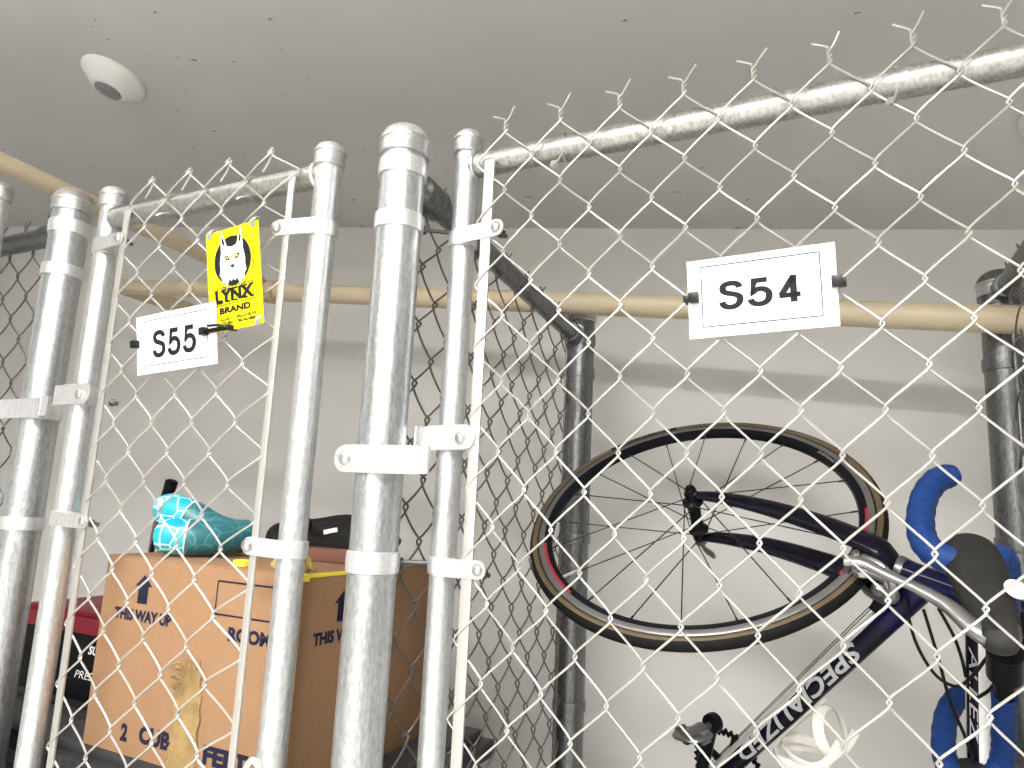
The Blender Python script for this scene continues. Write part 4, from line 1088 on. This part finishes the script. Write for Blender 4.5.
    m = MB(); q0 = S(.215, .235, -.19); m.tube(smooth_path([q0, S(.25, .17, -.13), F(.21, -.02, -.05), F(.150, -.02, -.05)], 8), .0025, 8); m.build('cable', M['cable'], root)
    # bare shift cables along the underside of the down tube
    und = fw * 1 - d * fw.dot(d); und.normalize(); und = und * (1 if und.dot(fw) > 0 else -1)
    for s in (-1, 1):
        m = MB(); m.tube([dt0 + d * .06 + und * .028 - rt * .012 * s, BB - d * .02 + und * .023 - rt * .006 * s], .0008, 6); m.build('cable', M['cable'], root)
    # ---- crank, chainring, pedal
    m = MB(); cr = .078; n = 39; poly = []
    for i in range(n):
        a = 2 * PI * i / n
        for da, rr in ((0, cr - .0015), (.25, cr + .004), (.5, cr + .004), (.72, cr - .0015)): poly.append((rr * math.cos(a + da * 2 * PI / n), rr * math.sin(a + da * 2 * PI / n)))
    N = len(poly); vs = []
    for z in (.041, .0440):
        vs += [BB + V((x, y, z)) for x, y in poly] + [BB + V((x * .86, y * .86, z)) for x, y in poly]
    fs = []
    for i in range(N):
        j = (i + 1) % N
        fs += [(i, j, N + j, N + i), (2 * N + i, 3 * N + i, 3 * N + j, 2 * N + j), (i, 2 * N + i, 2 * N + j, j), (N + i, N + j, 3 * N + j, 3 * N + i)]
    m.add(vs, fs); m.build('chainring', M['blackal'], root)
    cd = F(.02, .153).normalized()
    m = MB()
    for k in range(5):
        a = 2 * PI * k / 5 + .3; e = V((math.cos(a), math.sin(a), 0)); m.tube([BB + e * .012 + rt * .046, BB + e * .070 + rt * .044], [.012, .007], 10, sq=(1, .5))
    m.tube([BB + rt * .046, BB - cd * .168 + rt * .060], [.016, .0115], 14, sq=(1.1, .7)); m.lathe([(.014, -.009), (.016, 0), (.014, .009)], BB - cd * .170 + rt * .062, rt, 18); m.build('crank_arm', M['blackal'], root)
    m = MB(); m.lathe([(.018, -.012), (.020, 0), (.017, .012)], BB - rt * .058, rt, 22)
    m.tube(smooth_path([BB - rt * .058, BB + cd * .06 - rt * .064, BB + cd * .150 - rt * .072], 5), [.019] * 3 + [.0155] * 4 + [.0150] * 4, 16, sq=(1.05, .66)); m.lathe([(.011, -.010), (.0175, -.008), (.0185, 0), (.0175, .008), (.011, .010)], BB + cd * .152 - rt * .072, rt, 20); ca = m.build('crank_arm', M['blackal'], root)
    pc = BB + cd * .148 - rt * .130
    m = MB(); m.tube([BB + cd * .150 - rt * .078, pc - rt * .022], .0065, 12); m.tube([pc - rt * .022, pc + rt * .026], [.012, .0145], 14)
    fx = F(.9, .3).normalized(); fy = rt.cross(fx)
    for s in (-1, 1):
        m.tube(smooth_path([pc - rt * .026, pc + fx * s * .017 - rt * .024, pc + fx * s * .027 - rt * .010, pc + fx * s * .027 + rt * .010, pc + fx * s * .015 + rt * .022], 4), .0055, 10, sq=(1.4, .8))
        m.box((-.010, -.004, -.012), (.010, .004, .012), bev=.002, mat=Matrix.Translation(pc + fx * s * .027) @ Matrix((fy, fx, rt)).transposed().to_4x4())
    pd = sub(m, 'pedal', M['steelgrey'], ca, base)
    # ---- bottle cage on the upper side of the down tube
    ud = (V((0, 1, 0)) - d * d.y).normalized(); ud = ud if (seat - BB).dot(ud) > 0 else -ud
    bc = dt0 + d * .335 + ud * .066
    m = MB()
    for tilt, off in ((.55, -.022), (-.50, .048)):
        a1 = (ud * math.cos(tilt) + d * math.sin(tilt)).normalized()
        m.tube(arc(bc + d * off, .039, 0, 2 * PI, 40, a1, rt)[:-1], .0045, 10, closed=True, up=tuple(d), sq=(2.0, .45))
    m.tube(smooth_path([bc - ud * .040 - d * .05, bc - ud * .041 + d * .0, bc - ud * .040 + d * .07, bc - ud * .030 + d * .098, bc + d * .102], 5), .0055, 10, sq=(.5, 1.9), up=tuple(ud))
    for s in (-1, 1): m.tube(smooth_path([bc + ud * .035 * math.cos(.9) - d * .04 + rt * s * .028, bc + ud * .030 + rt * s * .03 + d * .02, bc - ud * .01 + rt * s * .037 + d * .075, bc - ud * .034 + d * .095 + rt * s * .01], 5), .005, 10, sq=(.5, 1.5))
    m.build('bottle_cage', M['cage'], root)
    # ---- saddle and post
    sp = seat + (seat - BB).normalized() * .17
    m = MB(); m.tube([seat - (seat - BB).normalized() * .02, sp], .0136, 18); m.build('seat_post', M['blackal'], root)
    m = MB(); m.tube(smooth_path([sp + V((-.13, .035, 0)), sp + V((-.09, .045, 0)), sp + V((.0, .035, 0)), sp + V((.09, .035, 0)), sp + V((.14, .028, 0))], 5), [.03] + [.062] * 5 + [.05] * 5 + [.03] * 5 + [.02] * 4 + [.012], 18, up=(0, 0, 1), sq=(1.0, .35)); m.build('saddle', M['black'], root)
    return root
bicycle()

# ---------------------------------------------------------------- camera, world, colour
cam = bpy.data.cameras.new('camera'); co = bpy.data.objects.new('camera', cam); COL.objects.link(co)
up = V((192, -4064, 710)).normalized()
xr = -V((-1446, 63, 710)); xr = (xr - up * xr.dot(up)).normalized(); yd = -xr.cross(up)
R3 = Matrix((xr, yd, up))        # rows: world axes in camera (x right, y down, z ahead) terms
right, down, fwd = R3.col[0], R3.col[1], R3.col[2]
co.matrix_world = Matrix(((right.x, -down.x, -fwd.x, 0), (right.y, -down.y, -fwd.y, 0), (right.z, -down.z, -fwd.z, 1.23), (0, 0, 0, 1)))
cam.sensor_width = 36; cam.lens = 710 / 1024 * 36; cam.clip_start = .02
SC.camera = co
w = bpy.data.worlds.new('world'); SC.world = w; w.use_nodes = True
w.node_tree.nodes['Background'].inputs['Color'].default_value = (.5, .5, .5, 1); w.node_tree.nodes['Background'].inputs['Strength'].default_value = .05
SC.view_settings.view_transform = 'Standard'; SC.view_settings.look = 'None'; SC.view_settings.gamma = 1
SC.view_settings.use_curve_mapping = False; SC.view_settings.exposure = 0.12
SC.cycles.use_denoising = True
SC.cycles.max_bounces = 8
for o in bpy.data.objects:
    if '_o' in o: del o['_o']
